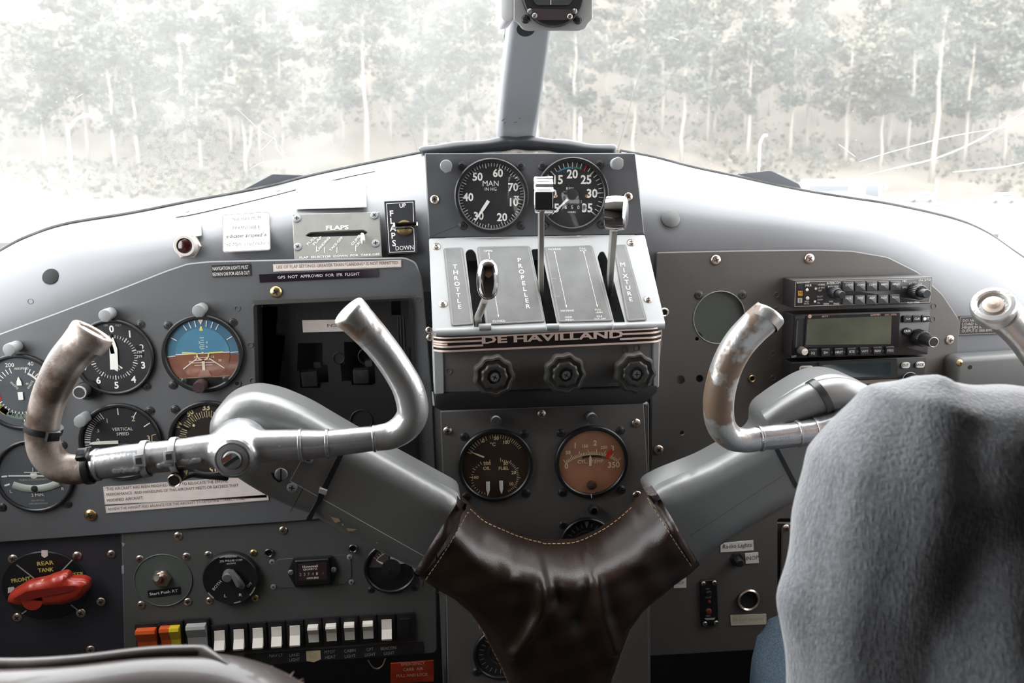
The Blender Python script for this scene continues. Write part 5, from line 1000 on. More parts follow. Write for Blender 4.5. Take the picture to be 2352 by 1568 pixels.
# ------------------------------------------------------------------ control wheels
def ptube(b, pts, m, sub=6, n=22, caps=True, sq=1.):
    q = catm(pts, sub); P = [at(x, y, Y) for x, y, Y, r in q]; b.tube(P, [r*mpp(p) for p, (_, _, _, r) in zip(P, q)], m, n, caps, sq)
def axis_frame(p, a): a = a.normalized(); u = V((0,0,1)).cross(a); u = u.normalized() if u.length > .01 else V((1,0,0)); return Fr(p, u, a.cross(u))
def groove(b, x, y, Y, r, dx, dy, m, w=.0016):
    p = at(x, y, Y); a = (at(x+dx, y+dy, Y)-p).normalized(); f = axis_frame(p, a); R = r*mpp(p); b.lathe(f, 0, 0, [(R*.97, -w), (R*1.035, -w*.6), (R*1.035, w*.6), (R*.97, w)], m, 26)
def wheel(label, grips, bar_segs, bar_extra, hub):
    hx, hy, hY, hr = hub; t = thing('control_yoke', label, 'control yoke', at(hx, hy, hY))
    for g in grips:
        b = MB(); e_ = g['end']; ptube(b, g['pts']+([] if g.get('open') else [(e_[0], e_[1], e_[2], e_[3]*.93)]), g['m'], 7, 26, True); gr = b.build('grip', t, sharp=50)
        (x, y, Y, r), nrm = g['end'], V(g['n']).normalized(); p = at(x, y, Y); f = axis_frame(p, nrm); R = r*mpp(p); b = MB()
        b.lathe(f, 0, 0, [(R*.93, -R*.75), (R*1.0, -R*.25), (R*.99, -R*.05), (R*.93, R*.04), (R*.74, R*.06), (R*.66, R*.0), (R*.64, -R*.16), (.0001, -R*.18)] if g.get('open') else [(R*.95, -R*.7), (R*1.01, -R*.2), (R*1.0, -R*.06), (R*.93, R*.02), (.0001, R*.05)], g['m'], 30); ge = b.build('grip_end', t)
        if g.get('open') == 'button': b = MB(); b.lathe(f, 0, 0, [(R*.46, -R*.17), (R*.46, -R*.02), (R*.38, R*.02), (R*.28, R*.02), (R*.26, R*.16), (R*.18, R*.24), (.0001, R*.26)], M('button_cream', (.55,.47,.40), .4), 24); b.build('push_button', ge)
        elif g.get('open'): b = MB(); b.lathe(f, 0, 0, [(R*.62, -R*.15), (.0001, -R*.15)], M('rust_inside', (.11,.045,.035), .5), 20); b.box(f, -R*.16, -R*.5, R*.18, R*.5, -R*.14, -R*.03, M('switch_cream', (.6,.5,.45), .5), .0006); b.build('end_switch', ge)
    segs = [[(*at(x, y, Y), r*mpp(at(x, y, Y))) for x, y, Y, r in catm(q, 4)] for q in bar_segs]
    hp = at(hx, hy, hY); R = hr*mpp(hp); segs.append([(hp.x, hp.y+.012, hp.z, R*.94), (hp.x, hp.y-.004, hp.z, R*.88)])
    bo = capsules(segs, .0022, 'wheel_bar', silver, t, 10)
    f = vert(hY); c = f.uv(hx, hy)
    for br in bar_extra:
        b = MB(); d = br['d']
        for gx, gy, gY, gr in br.get('gr', ()): b = MB(); groove(b, gx, gy, gY, gr, d[0], d[1], silver); b.build('collar_ring', bo)
        b = MB()
        for lx0, ly0, lx1, ly1, Y in br.get('lumps', ()):
            rg = random.Random(lx0)
            for i in range(11):
                p = at(lx0+(lx1-lx0)*i/10, ly0+(ly1-ly0)*i/10+rg.uniform(-1.5, 1.5), Y); b.lathe(Fr(p), 0, 0, [(rg.uniform(.0016, .0028), -.002), (.0018, .0006), (.0001, .0009)], silver, 7)
        for tx_, x0, y0, x1, y1, Y, h in br.get('tx', ()): b.tx(vert(Y), tx_, x0, y0, x1, y1, h, silver, 0)
        if b.v: b.build('cast_lettering', bo)
    if hub[0] < 1000:
        z = R*.92
        b = MB(); b.lathe(f, *c, [(R*.62, z*.72), (R*.60, z*.93), (R*.52, z*1.0), (R*.49, z*.96), (R*.47, z*.96), (R*.45, z*1.02), (R*.32, z*1.04), (R*.30, z*1.0), (R*.285, z*1.05), (R*.26, z*1.14), (R*.2, z*1.17), (.0001, z*1.175)], silver, 40); hc = b.build('hub_cap', t)
        b = MB(); g = f.rot(radians(32)); cc = f.pt(*c); u, v = (cc-g.o).dot(g.u), (cc-g.o).dot(g.v); b.box(g, u-R*.25, v-.0014, u+R*.25, v+.0014, z*1.165, z*1.20, void); b.quad(g, [(u-R*.17, v+.002), (u+.001, v+.0022), (u+.004, v+.0055), (u-.001, v+.0066), (u-.006, v+.0058), (u-.0068, v+.003)], z*1.185, M('rust', (.13,.04,.025), .7)); b.build('screw_slot', hc)
    return t
w1 = wheel('worn silver control wheel with black cable ties and a big slotted hub bolt',
  [dict(pts=[(216,1070,.757,33),(175,1078,.757,34),(135,1070,.757,35),(106,1040,.756,36),(97,995,.754,36),(106,935,.750,37),(126,880,.745,39),(152,832,.739,41),(182,796,.733,43),(200,775,.730,45)], m=bare_worn, end=(214,761,.727,49), n=(.56,.14,.81), open='x'),
   dict(pts=[(862,1006,.752,29.5),(900,999,.752,32),(932,978,.751,35),(948,945,.750,36),(940,900,.748,36),(920,860,.746,35),(888,812,.742,35),(852,768,.738,37),(818,732,.734,40)], m=silver_worn, end=(799,713,.732,42.5), n=(-.66,-.16,.72))],
  [[(214,1068,.757,35.5),(300,1056,.757,37),(400,1046,.757,37.5),(478,1036,.757,39),(547,1031,.757,40)], [(547,1032,.755,44),(612,1026,.755,40),(690,1022,.755,36.5),(745,1019,.754,32.5),(800,1013,.753,31),(864,1006,.752,29.5)]],
  [dict(d=(-60,8), gr=((226,1067,.757,36.5),), lumps=((262,1083,320,1077,.7415),(365,1070,395,1066,.7415),(420,1062,458,1058,.7415))), dict(d=(100,-8), gr=((692,1022,.755,37),(753,1018,.754,33),(860,1007,.752,30)), tx=(('C/F-61620',832,1010,782,1013,.740,5),))],
  (547,1033,.757,74))
w2 = wheel('second worn silver control wheel, half hidden behind the seated person in the knitted sweater',
  [dict(pts=[(1738,1008,.775,28),(1712,1011,.775,28),(1680,1004,.775,30),(1657,978,.774,33),(1650,935,.773,35),(1656,885,.771,35.5),(1672,835,.769,36),(1697,790,.767,37),(1728,755,.765,37.5),(1752,733,.763,38)], m=silver_worn, end=(1767,719,.762,39), n=(.60,.22,.77)),
   dict(pts=[(2160,985,.80,30),(2260,1020,.80,30),(2370,1030,.80,34),(2432,990,.80,36),(2440,940,.80,37),(2420,880,.796,36),(2385,820,.79,36),(2345,765,.785,37),(2305,722,.780,42)], m=silver_worn, end=(2281,698,.774,49), n=(-.50,-.55,.66), open='button')],
  [[(1734,1008,.775,28),(1800,1001,.775,29),(1850,994,.775,30),(1900,984,.776,32),(1965,965,.778,38)], [(1970,962,.778,40),(2040,965,.785,32),(2170,985,.80,30)]],
  [dict(d=(100,-12), gr=((1746,1007,.775,29),(1832,996,.775,30.3),(1872,990,.775,31.5)), lumps=((1755,1013,1820,1006,.7635),(1840,1001,1868,998,.7635),(1886,992,1912,986,.763)))],
  (1968,958,.778,58))
# ------------------------------------------------------------------ control column
cc = thing('control_column', 'silver grey branching control column carrying both wheels above the leather boot', 'control column', at(1260,1450,.83))
AF = vert(.800)
b = MB(); L_ = [(468,988),(488,948),(522,922),(572,909),(632,921),(700,950),(790,1003),(900,1064),(1070,1156),(958,1326),(950,1320),(830,1262),(700,1190),(660,1177),(612,1155),(552,1120),(505,1086),(476,1040)]
p = AF.pl(L_); p = p if area(p) > 0 else p[::-1]; p = rnd(p, .012, 4); slab(AF, p, .020, .055, .007, arm_paint, 'arm', cc, (V(AF.uv(1070,1156)), V(AF.uv(958,1326))))
b = MB(); s_ = M('seam_line', (.75,.75,.75), .4)
b.seg(AF, AF.uv(667,1104), AF.uv(984,1282), .0007, .0003, s_); b.seg(AF, AF.uv(692,1057), AF.uv(667,1102), .0005, .0003, s_); b.seg(AF, AF.uv(698,1118), AF.uv(667,1175), .0006, .0003, void)
b.quad(AF, AF.pl([(622,1085),(627,1097),(640,1108),(652,1102),(644,1096),(636,1086)][::-1]), .0003, void); b.build('seam', cc)
b = MB(); b.pp(AF, [(690,1058),(722,1052),(720,1068),(708,1070)], .0003, .001, arm_paint, .001); b.build('tab', cc)
for x, y, r, kd in ((709,1054,11,'grey'),(671,1119,12,'grey'),(646,1088,15,'slot')): screw(cc, AF, x, y, r, kd, .001)
b = MB(); chip = M('paint_chip_ochre', (.42,.32,.2), .6)
for pts in ([(760,1186),(778,1190),(782,1197),(770,1200),(764,1192)], [(796,1212),(820,1214),(812,1219),(798,1219)], [(785,1200),(790,1204),(786,1207)], [(864,1244),(868,1245),(866,1248)]): q_ = AF.pl(pts); b.quad(AF, q_ if area(q_) > 0 else q_[::-1], .0004, chip)
b.build('paint_chip', cc)
AR = vert(.812)
b = MB(); R_ = [(1496,1142),(1538,1118),(1640,1078),(1768,1006),(1766,956),(1822,915),(1880,880),(1930,866),(1985,876),(2040,915),(2075,980),(2060,1060),(1985,1110),(1832,1168),(1700,1243),(1606,1306)]
p = AR.pl(R_); p = p if area(p) > 0 else p[::-1]; slab(AR, rnd(p, .012, 4), .020, .055, .007, arm_paint, 'arm', cc, (V(AR.uv(1496,1142)), V(AR.uv(1606,1306))))
b = MB(); b.seg(AR, AR.uv(1585,1230), AR.uv(1800,1090), .0006, .0003, M('seam_dark', (.12,.12,.12), .5)); b.build('seam', cc)
b = MB(); ptube(b, [(1768,972,.80,34),(1815,942,.795,36),(1870,915,.79,38),(1930,905,.79,39),(1985,925,.795,38),(2020,970,.80,36)], arm_paint, 6, 24); b.build('gooseneck', cc)
# ------------------------------------------------------------------ leather boot
BF = vert(.852)
closed = [[(1060,1138),(1080,1158),(1110,1185),(1150,1205),(1190,1222),(1240,1236),(1280,1239),(1320,1236),(1365,1218),(1410,1190),(1450,1156),(1486,1118)], [(1612,1306),(1560,1349),(1520,1380),(1485,1410),(1462,1445),(1440,1500),(1425,1545),(1395,1640)], [(943,1332),(985,1360),(1030,1385),(1068,1415),(1098,1455),(1125,1505),(1148,1550),(1185,1640)]]
cuv = [BF.pl(closed[0]), BF.pl(closed[1], .05), BF.pl(closed[2], .05)]
outl = cuv[0]+cuv[1]+cuv[2][::-1]
outl = outl if area(outl) > 0 else outl[::-1]
folds = [([(1238,1250),(1242,1290),(1246,1350),(1240,1400),(1215,1450),(1180,1495)], .0050, .0055), ([(1373,1215),(1372,1260),(1372,1330),(1385,1410),(1410,1490)], .0045, .0045), ([(1172,1222),(1175,1260),(1168,1330)], .0025, .006), ([(1200,1228),(1208,1250),(1212,1262)], .0025, .0035), ([(1300,1250),(1298,1275),(1290,1300)], .0025, .0035), ([(1300,1262),(1330,1258),(1348,1240)], .002, .003), ([(1260,1250),(1270,1300),(1280,1370)], -.0035, .008), ([(1350,1270),(1350,1340),(1330,1420)], -.003, .009), ([(1390,1222),(1430,1200),(1480,1165)], .004, .012), ([(1090,1180),(1140,1215),(1190,1260)], .003, .012)]
fuv = [([V(q) for q in BF.pl(f[0], .068)], f[1]*1.5, f[2]) for f in folds]
cseg = [(V(c[i]), V(c[i+1])) for c in cuv for i in range(len(c)-1)]
def bh(u, v, extra=0):
    p = V((u, v)); d = min(segd(p, a, c)[0] for a, c in cseg); R = .024; h = .072*sqrt(max(0, 1-(1-min(d/R, 1))**2))
    g = 0
    for pts, am, wd in fuv:
        dm = min(segd(p, pts[i], pts[i+1])[0] for i in range(len(pts)-1)); g += am*exp(-(dm/wd)**2)
    return h+(g+.0008*sin(u*160+v*90)+.0006*sin(v*210-u*60))*min(1, d/.008)+extra
def buv(x, y, extra=0):
    h = .04
    for _ in range(7): u, v = BF.uv(x, y, h); h = .5*h+.5*bh(u, v, extra)
    return u, v
bt = thing('leather_boot', 'wrinkled dark brown leather boot laced around the fork of the control column', 'boot', BF.P(1270,1400,.05))
fill(BF, outl, bh, .0042, leather, 'cover', bt)
lb2 = M('leather_edge', (.030,.017,.013), .33, bump=.4, bscale=500)
for o0, o1, i0, i1 in (((1052,1150),(946,1322),(1074,1164),(964,1336)), ((1484,1130),(1592,1308),(1506,1126),(1606,1296))):
    b = MB(); n = 26; vs = []
    for i in range(n+1):
        t = i/n; q = V(buv(o0[0]+(o1[0]-o0[0])*t, o0[1]+(o1[1]-o0[1])*t)); r = V(buv(i0[0]+(i1[0]-i0[0])*t, i0[1]+(i1[1]-i0[1])*t))
        for s in range(5): p = q+(r-q)*(s/4); vs.append(BF.pt(p.x, p.y, bh(p.x, p.y, .0022 if 0 < s < 4 else -.001)*(1 if 0 < i < n else .8)))
    b.add(vs, [(5*i+s, 5*i+5+s, 5*i+6+s, 5*i+1+s) for i in range(n) for s in range(4)], lb2); b.build('edge_band', bt, sharp=60, recalc=True)
def stitch(pts, ln=7., gap=4., lift=.0012, r=.00045):
    b = MB(); q = catm(pts, 12); acc = 0; i = 0; L = [0]
    for a, c in zip(q, q[1:]): L.append(L[-1]+hypot(c[0]-a[0], c[1]-a[1]))
    def ev(s):
        for k in range(1, len(L)):
            if s <= L[k]: t = (s-L[k-1])/(L[k]-L[k-1]); return (q[k-1][0]+(q[k][0]-q[k-1][0])*t, q[k-1][1]+(q[k][1]-q[k-1][1])*t)
        return q[-1]
    s = 0
    while s+ln < L[-1]:
        P = [];
        for j in range(3): x, y = ev(s+ln*j/2); u, v = buv(x, y); P.append(BF.pt(u, v, bh(u, v, lift+(.0004 if j == 1 else 0))))
        b.tube(P, r, thread, 5); s += ln+gap
    return b.build('stitching', bt)
def shiftp(pts, dx, dy): return [(x+dx, y+dy) for x, y in pts]
stitch([(1076,1172),(1042,1232),(1002,1294),(970,1336)]); stitch([(1486,1142),(1516,1190),(1554,1250),(1588,1300)])
stitch(shiftp(closed[0], 0, 7)[1:-1]); stitch(shiftp(closed[1], -9, -6)[1:]); stitch(shiftp(closed[2], 10, -5)[1:])
# ------------------------------------------------------------------ cable ties and clamps on the wheels and arms
tie_b = M('tie_black', (.015,.015,.016), .3); tie_w = M('tie_clear', (.45,.45,.44), .3)
def tie(label, x, y, Y, r, dx, dy, mat, w=.005, head=None, hm=None, name='cable_tie', cat='cable tie'):
    p = at(x, y, Y); a = (at(x+dx, y+dy, Y)-p); f = axis_frame(p, a); R = r*mpp(p)+.0006; t = thing(name, label, cat, p)
    b = MB(); b.lathe(f, 0, 0, [(R-.0003, -w/2), (R+.0010, -w/2), (R+.0012, 0), (R+.0010, w/2), (R-.0003, w/2)], mat, 36); b.build('strap', t)
    if head:
        hp = at(head[0], head[1], head[2]); d = (hp-p); d -= f.n*d.dot(f.n); d.normalize(); g = Fr(p+d*(R+.0012), f.n.cross(d), f.n); g = g if g.n.dot(d) > 0 else Fr(p+d*(R+.0012), d.cross(f.n), f.n)
        b = MB(); b.box(g, -.0052, -.0042, .0052, .0042, 0, .0045, hm or mat, .0008, 2); b.box(g, -.0025, -.0022, .0025, .0022, .0045, .0050, void); b.build('lock_head', t)
    return t
tie('black cable tie around the worn grip with its square lock facing the hub', 100,984,.7535,36.5, 10,-50, tie_b, .0055, (135,995,.735))
tie('black cable tie where the worn grip meets the wheel bar, lock on top', 205,1071,.757,36.5, -50,6, tie_b, .0055, (196,1036,.745))
tie('pale and black cable tie on the wheel bar, nearer the worn grip', 336,1053,.757,38, -50,6, tie_w, .0052, (338,1062,.70), M('buckle_grey', (.25,.25,.25), .35, .5))
tie('pale and black cable tie on the wheel bar just above the push button', 404,1046,.757,38.5, -50,6, tie_w, .0052, (405,1050,.70), MATS['buckle_grey'])
tie('ribbed black band clamped round the bent neck behind the second wheel', 1882,911,.790,40, -30,17, M('clamp_grey', (.06,.06,.06), .3, .5), .007, name='band_clamp', cat='clamp')
b = MB(); f = AF; q_ = [(788,1045),(776,1047),(735,1128),(708,1192),(716,1196),(748,1136)]; b.pp(f, [(790,1042),(778,1042),(736,1126),(748,1132)], .0004, .0018, tie_b); 
for i in range(16): t = i/15; x, y = 783-40*t, 1048+76*t; b.seg(f, f.uv(x-5, y-2.5), f.uv(x+5, y+2.5), .0006, .0022, black_soft)
o = thing('cable_tie', 'long black cable tie strapped across the arm of the column below the wheel bar', 'cable tie', f.P(748,1120)); b.build('strap', o)
b = MB(); b.pp(f, [(734,1120),(752,1126),(748,1138),(731,1132)], .0004, .0045, tie_w, .0008, bev=.0006); b.build('lock_head', o)
b = MB(); b.pp(f, [(731,1133),(746,1139),(739,1152),(727,1168),(716,1194),(703,1195),(704,1188),(726,1150)], .0006, .0026, tie_b, .001, bev=.0006); b.build('tail', o)
f = AR; b = MB(); b.pp(f, [(1780,1032),(1789,1030),(1832,1112),(1827,1122)], .0004, .0016, tie_b); tag(b.build('cable_tie'), 'thin black cable tie across the far column arm next to the seated person', 'cable tie')
# push to talk button under the bar
t = thing('push_to_talk_button', 'small black push button with a metal rim hanging under the wheel bar', 'button', at(402,1100,.745))
f = vert(.745); u, v = f.uv(402,1101); k = f.k(402,1101); b = MB(); b.lathe(f, u, v, [(15*k, -.012), (15*k, .002), (14*k, .003), (.0001, .003)], black, 24); pc_ = b.build('case', t)
b = MB(); b.ring(f, u, v, 12.5*k, 15.5*k, .0012, .0036, steel, 28, .0006); b.build('rim', pc_)
b = MB(); b.tube([at(x, y, .75) for x, y in ((418,1098),(424,1094),(430,1090),(432,1078))], .0011, brass, 8); b.build('bracket', t)
b = MB(); b.tube([at(*p) for p in catm([(414,1100,.755),(440,1090,.77),(470,1093,.79),(520,1098,.82)], 5)], .0026, black, 10); b.build('wire', t)
# ------------------------------------------------------------------ seats and the person
seat_l = M('worn_seat_leather', (.036,.026,.022), .42, bump=.35, bscale=70, col2=(.10,.075,.065), thr=.62, mscale=22, msoft=.12, coat=.3)
t = thing('pilot_seat', 'worn dark leather seat back, blurred in the near lower corner of the cockpit', 'seat', at(300,1700,.46))
b = MB(); sec = [(-330,1540),(-100,1512),(60,1506),(200,1497),(330,1486),(430,1483),(520,1486),(600,1504),(665,1532),(715,1568),(745,1620)]
sq = catm(sec, 6); R = 12; vs = []
for x, y in sq:
    c = at(x, y, .46); fold = .004*sin(x*.012)
    for j in range(R+1):
        a = radians(180-195*j/R); rr = .026; ry = .030; vs.append(c+V((0, -ry*cos(a)-.75*ry, rr*sin(a)-.86*rr+fold*max(0, cos(a)))))
    vs.append(c+V((0, -ry*1.7, -.06))); vs.append(c+V((0, -ry*1.7, -.45)))
W_ = R+3; b.add(vs, [(i*W_+j, (i+1)*W_+j, (i+1)*W_+j+1, i*W_+j+1) for i in range(len(sq)-1) for j in range(W_-1)], seat_l); b.build('backrest', t, sharp=70, recalc=True)
b = MB(); wl = [at(x, y, .46)+V((0, -.0125-.002*sin(x*.01), .0074-.20*.026)) for x, y in sq if x < 480]; wl += [wl[-1]+V((.014, -.010, -.004)), wl[-1]+V((.024, -.022, -.014))]; b.tube(wl, [.0042]*(len(wl)-2)+[.0034, .0015], seat_l, 10); b.build('welt', t)
rg = random.Random(5); b = MB(); fz = M('pink_fibre', (.55,.40,.35), .8)
for i in range(110):
    q_ = sq[rg.randrange(int(len(sq)*.66), len(sq)-3)]; c = at(q_[0]+rg.uniform(-8, 8), q_[1]+rg.uniform(2, 8), .455); d = V((rg.uniform(.1, 1), rg.uniform(-.4, .2), rg.uniform(.0, .8))).normalized()*rg.uniform(.003, .009); s_ = V((0,-.004,-.0075)); b.tube([c+s_, c+s_+d*.6, c+s_+d+V((0,0,-.001))], [.0005,.0004,.0001], fz, 4, False)
fb = b.build('frayed_edge', t); fb['kind'] = 'stuff'; fb['label'] = 'pinkish frayed fibres along the seat edge'
# person: capsule body melted into one skin
skin = M('skin', (.52,.33,.25), .5, bump=.1, bscale=300)
Y0 = .50
def pp3(px, py, y, r): p = at(px, py, y); return (p.x, p.y, p.z, r)
sh = at(2090,1128,Y0); el = at(2015,1800,.50)
hip_l = V((sh.x+.10, .40, sh.z-.46)); hip_r = hip_l+V((.20,0,0)); sh_r = sh+V((.40,-.02,.0)); neck = sh+V((.20,-.0,.045)); chest = sh+V((.20,-.01,-.10))
head = neck+V((.01,.05,.17)); knee_l = at(1868,1560,.76); knee_l = V((knee_l.x, .76, knee_l.z+.012)); knee_r = knee_l+V((.26,.02,0)); ank_l = V((knee_l.x+.02, .84, -.98)); ank_r = V((knee_r.x+.02, .84, -.98))
wr = V((knee_l.x+.13, .70, knee_l.z+.085)); elb = V((el.x-.005, .47, sh.z-.275)); elb_r = V((sh_r.x+.07, .44, sh_r.z-.28)); wr_r = V((knee_r.x+.02, .68, knee_r.z+.10))
def T(v, r): return (v.x, v.y, v.z, r)
person = thing('person', 'seated person in a grey knitted sweater and blue jeans, seen from behind', 'person', (hip_l.x+.1, .45, -1.03))
body = [[T(hip_l.lerp(hip_r,.5), .14), T(chest+V((0,0,-.18)), .135), T(chest, .14), T(chest+V((0,.0,.06)), .10)], [T(sh, .05), T(neck+V((0,0,-.05)), .055), T(sh_r, .05)], [T(neck+V((0,0,-.03)), .055), T(head+V((0,0,-.07)), .055)],
        [T(head+V((0,.0,-.075)), .062), T(head, .078), T(head+V((0,-.01,.05)), .075)], [T(head+V((0,.075,-.005)), .012), T(head+V((0,.092,-.025)), .013)], [T(head+V((-.078,-.005,.01)), .012), T(head+V((-.078,-.01,-.03)), .010)], [T(head+V((.078,-.005,.01)), .012), T(head+V((.078,-.01,-.03)), .010)], [T(head+V((0,.045,-.09)), .025), T(head+V((0,.05,-.085)), .025)],
        [T(sh, .048), T(elb, .04), T(wr, .027)], [T(sh_r, .048), T(elb_r, .04), T(wr_r, .027)], [T(hip_l, .085), T(knee_l, .055), T(ank_l, .038)], [T(hip_r, .085), T(knee_r, .055), T(ank_r, .038)],
        [T(ank_l, .036), T(ank_l+V((0,.13,-.03)), .028)], [T(ank_r, .036), T(ank_r+V((0,.13,-.03)), .028)]]
for w_, sg in ((wr, 1), (wr_r, -1)):
    d = V((0,.8,-.35)).normalized(); body.append([T(w_, .026), T(w_+d*.05+V((.018,0,0)), .018)]); body.append([T(w_, .026), T(w_+d*.05-V((.018,0,0)), .018)])
    for i, L in enumerate((.075,.085,.08,.062)): b0 = w_+d*.065+V(((i-1.5)*.019,0,0)); body.append([T(b0, .0095), T(b0+d*L*.5, .009), T(b0+d*L*.85+V((0,0,-.02)), .008)])
    body.append([T(w_+d*.02+V((sg*.02,0,0)), .012), T(w_+d*.06+V((sg*.045,0,.0)), .010), T(w_+d*.085+V((sg*.05,0,-.008)), .009)])
bo = capsules(body, .0065, 'body', skin, person, 4)
hair_m = M('brown_hair', (.06,.04,.028), .6, bump=.6, bscale=120)
capsules([[T(head+V((0,-.035,-.03)), .075), T(head+V((0,-.025,.03)), .085), T(head+V((0,.0,.065)), .080), T(head+V((0,.04,.075)), .05)]], .006, 'hair', hair_m, person, 3, lambda p, n: n*(.004*sin(p.z*95+7*sin(p.x*40))+.003*sin(p.x*210+p.z*60)+.0015*sin(p.y*300)+.003))
b = MB()
for sx in (-.03, .03):
    f = Fr(head+V((sx,.070,.012)), V((-1,0,0)), V((0,0,1))); b.lathe(f, 0, 0, [(.012, -.004), (.009, .003), (.005, .005), (.0001, .006)], M('eye_white', (.7,.7,.68), .3), 14)
b.build('eye', person)
sweater_m = M('grey_knit', (.095,.098,.104), .9, sheen=.8)
nt = sweater_m.node_tree; N = nt.nodes; L = nt.links; bs = N['Principled BSDF']; bs.inputs['Sheen Roughness'].default_value = .4
tc_ = N.new('ShaderNodeTexCoord'); mp_ = N.new('ShaderNodeMapping'); mp_.inputs['Scale'].default_value = (1, .6, .22); L.new(tc_.outputs['Object'], mp_.inputs[0])
nz_ = N.new('ShaderNodeTexNoise'); nz_.inputs['Scale'].default_value = 620; nz_.inputs['Detail'].default_value = 3; L.new(mp_.outputs[0], nz_.inputs['Vector'])
n3_ = N.new('ShaderNodeTexNoise'); n3_.inputs['Scale'].default_value = 380; n3_.inputs['Detail'].default_value = 3; L.new(tc_.outputs['Object'], n3_.inputs['Vector'])
ad_ = N.new('ShaderNodeMath'); ad_.operation = 'ADD'; L.new(nz_.outputs['Fac'], ad_.inputs[0]); L.new(n3_.outputs['Fac'], ad_.inputs[1])
bm_ = N.new('ShaderNodeBump'); bm_.inputs['Strength'].default_value = .8; bm_.inputs['Distance'].default_value = .0008; L.new(ad_.outputs[0], bm_.inputs['Height']); L.new(bm_.outputs['Normal'], bs.inputs['Normal'])
mr_ = N.new('ShaderNodeMapRange'); mr_.inputs[1].default_value = .75; mr_.inputs[2].default_value = 1.25; mr_.inputs[3].default_value = .75; mr_.inputs[4].default_value = 1.25; L.new(ad_.outputs[0], mr_.inputs[0])
mxs = N.new('ShaderNodeVectorMath'); mxs.operation = 'SCALE'; mxs.inputs[0].default_value = (.155,.16,.17); L.new(mr_.outputs[0], mxs.inputs['Scale']); L.new(mxs.outputs[0], bs.inputs['Base Color'])
fold_pts = [(pp3(1790,1362,.49,0)[:3], .022, .006), (pp3(2168,862,.50,0)[:3], .010, .004), (pp3(1832,1120,.49,0)[:3], .012, .003), (pp3(1818,1225,.47,0)[:3], .010, -.003)]
def sdisp(p, n):
    d = .0012*sin(p.z*90+p.x*60)+.0010*sin(p.x*130-p.y*70)
    for c, w_, a in fold_pts: d += a*exp(-((p-V(c)).length/w_)**2)
    return n*d
sw_segs = [[T(hip_l.lerp(hip_r,.5)+V((0,.0,.02)), .165), T(chest+V((0,0,-.16)), .165), T(chest, .165), T(chest+V((0,.0,.05)), .12)], [T(sh, .064), T(neck+V((0,-.0,-.055)), .072), T(sh_r, .064)], [pp3(2095,1106,Y0,.069), pp3(2040,1280,.495,.062), pp3(1998,1400,.49,.056), pp3(2003,1560,.48,.054), T(elb, .056)], [pp3(2130,1120,Y0,.069), pp3(2280,1124,Y0,.070), pp3(2460,1130,Y0,.071)], [pp3(2200,1110,Y0,.068), pp3(2240,1350,Y0,.10), pp3(2300,1700,Y0-.02,.13)], [T(elb, .055), T(wr.lerp(elb,.1), .038)],
           [T(sh_r, .066), T(elb_r, .055), T(wr_r.lerp(elb_r,.1), .038)], [T(neck+V((0,0,-.05)), .07), T(neck+V((0,.005,-.015)), .066)]]
swo = capsules(sw_segs, .005, 'sweater', sweater_m, person, 5, sdisp)
den = M('blue_denim', (.055,.085,.115), .8, bump=.5, bscale=900, var=.45, vscale=700)
capsules([[T(hip_l, .10), T(knee_l, .066), T(ank_l+V((0,0,.05)), .056)], [T(hip_r, .10), T(knee_r, .066), T(ank_r+V((0,0,.05)), .056)], [T(hip_l, .105), T(hip_r, .105)]], .007, 'jeans', den, person, 4)
cs = thing('copilot_seat', 'dark leather seat under the seated person', 'seat', (hip_l.x+.1, .40, -1.03))
b = MB(); x0, x1 = hip_l.x-.11, hip_r.x+.11; zt = hip_l.z-.125; b.box(Fr((0,0,0), (1,0,0), (0,1,0)), x0, .22, x1, .66, zt-.10, zt, seat_l, .02, 3); b.build('cushion', cs)
b = MB(); b.box(Fr((0,0,0), (1,0,0), (0,1,0)), x0+.05, .28, x1-.05, .60, -1.03, zt-.10, steel_dark); b.build('pedestal', cs)
# ------------------------------------------------------------------ outdoors beyond the windscreen
GZ = -5.0
fol = [M('foliage_dark', (.026,.034,.022), .7, var=.4, vscale=.6), M('foliage_mid', (.048,.053,.034), .7, var=.4, vscale=.6), M('foliage_olive', (.072,.068,.042), .7, var=.4, vscale=.6)]
bark = M('pale_bark', (.21,.185,.155), .8, var=.2, vscale=2); earth = M('hillside_earth', (.078,.064,.047), .9, var=.35, vscale=.12)
asph = M('asphalt', (.06,.06,.064), .9, var=.1, vscale=1); pale = M('pale_ground', (.05,.047,.042), .9, var=.12, vscale=.3)
def hz(x, y):                                   # height of the hillside
    t = max(0, y-152); r = 1-.45/(1+exp((x+28)/9.)); return GZ+.25*t*r+.0016*t*t*r+1.4*sin(x*.05+y*.03)*min(1, t/20)
b = MB(); n = 46; vs = []; fs = []
for i in range(n+1):
    for j in range(31): x = -170+i*400/n; y = 150+j*8.; vs.append((x, y, hz(x, y)))
for i in range(n):
    for j in range(30): fs.append((i*31+j, (i+1)*31+j, (i+1)*31+j+1, i*31+j+1))
b.add(vs, fs, earth); o = struct(b.build('hill'))
b = MB(); fg = Fr((0,0,GZ), (1,0,0), (0,1,0)); b.quad(fg, [(-250,6),(300,6),(300,152),(-250,152)], -.05, pale); struct(b.build('ground'))
b = MB(); b.quad(fg, [(-250,124),(300,124),(300,143),(-250,143)], .02, asph); struct(b.build('road'))
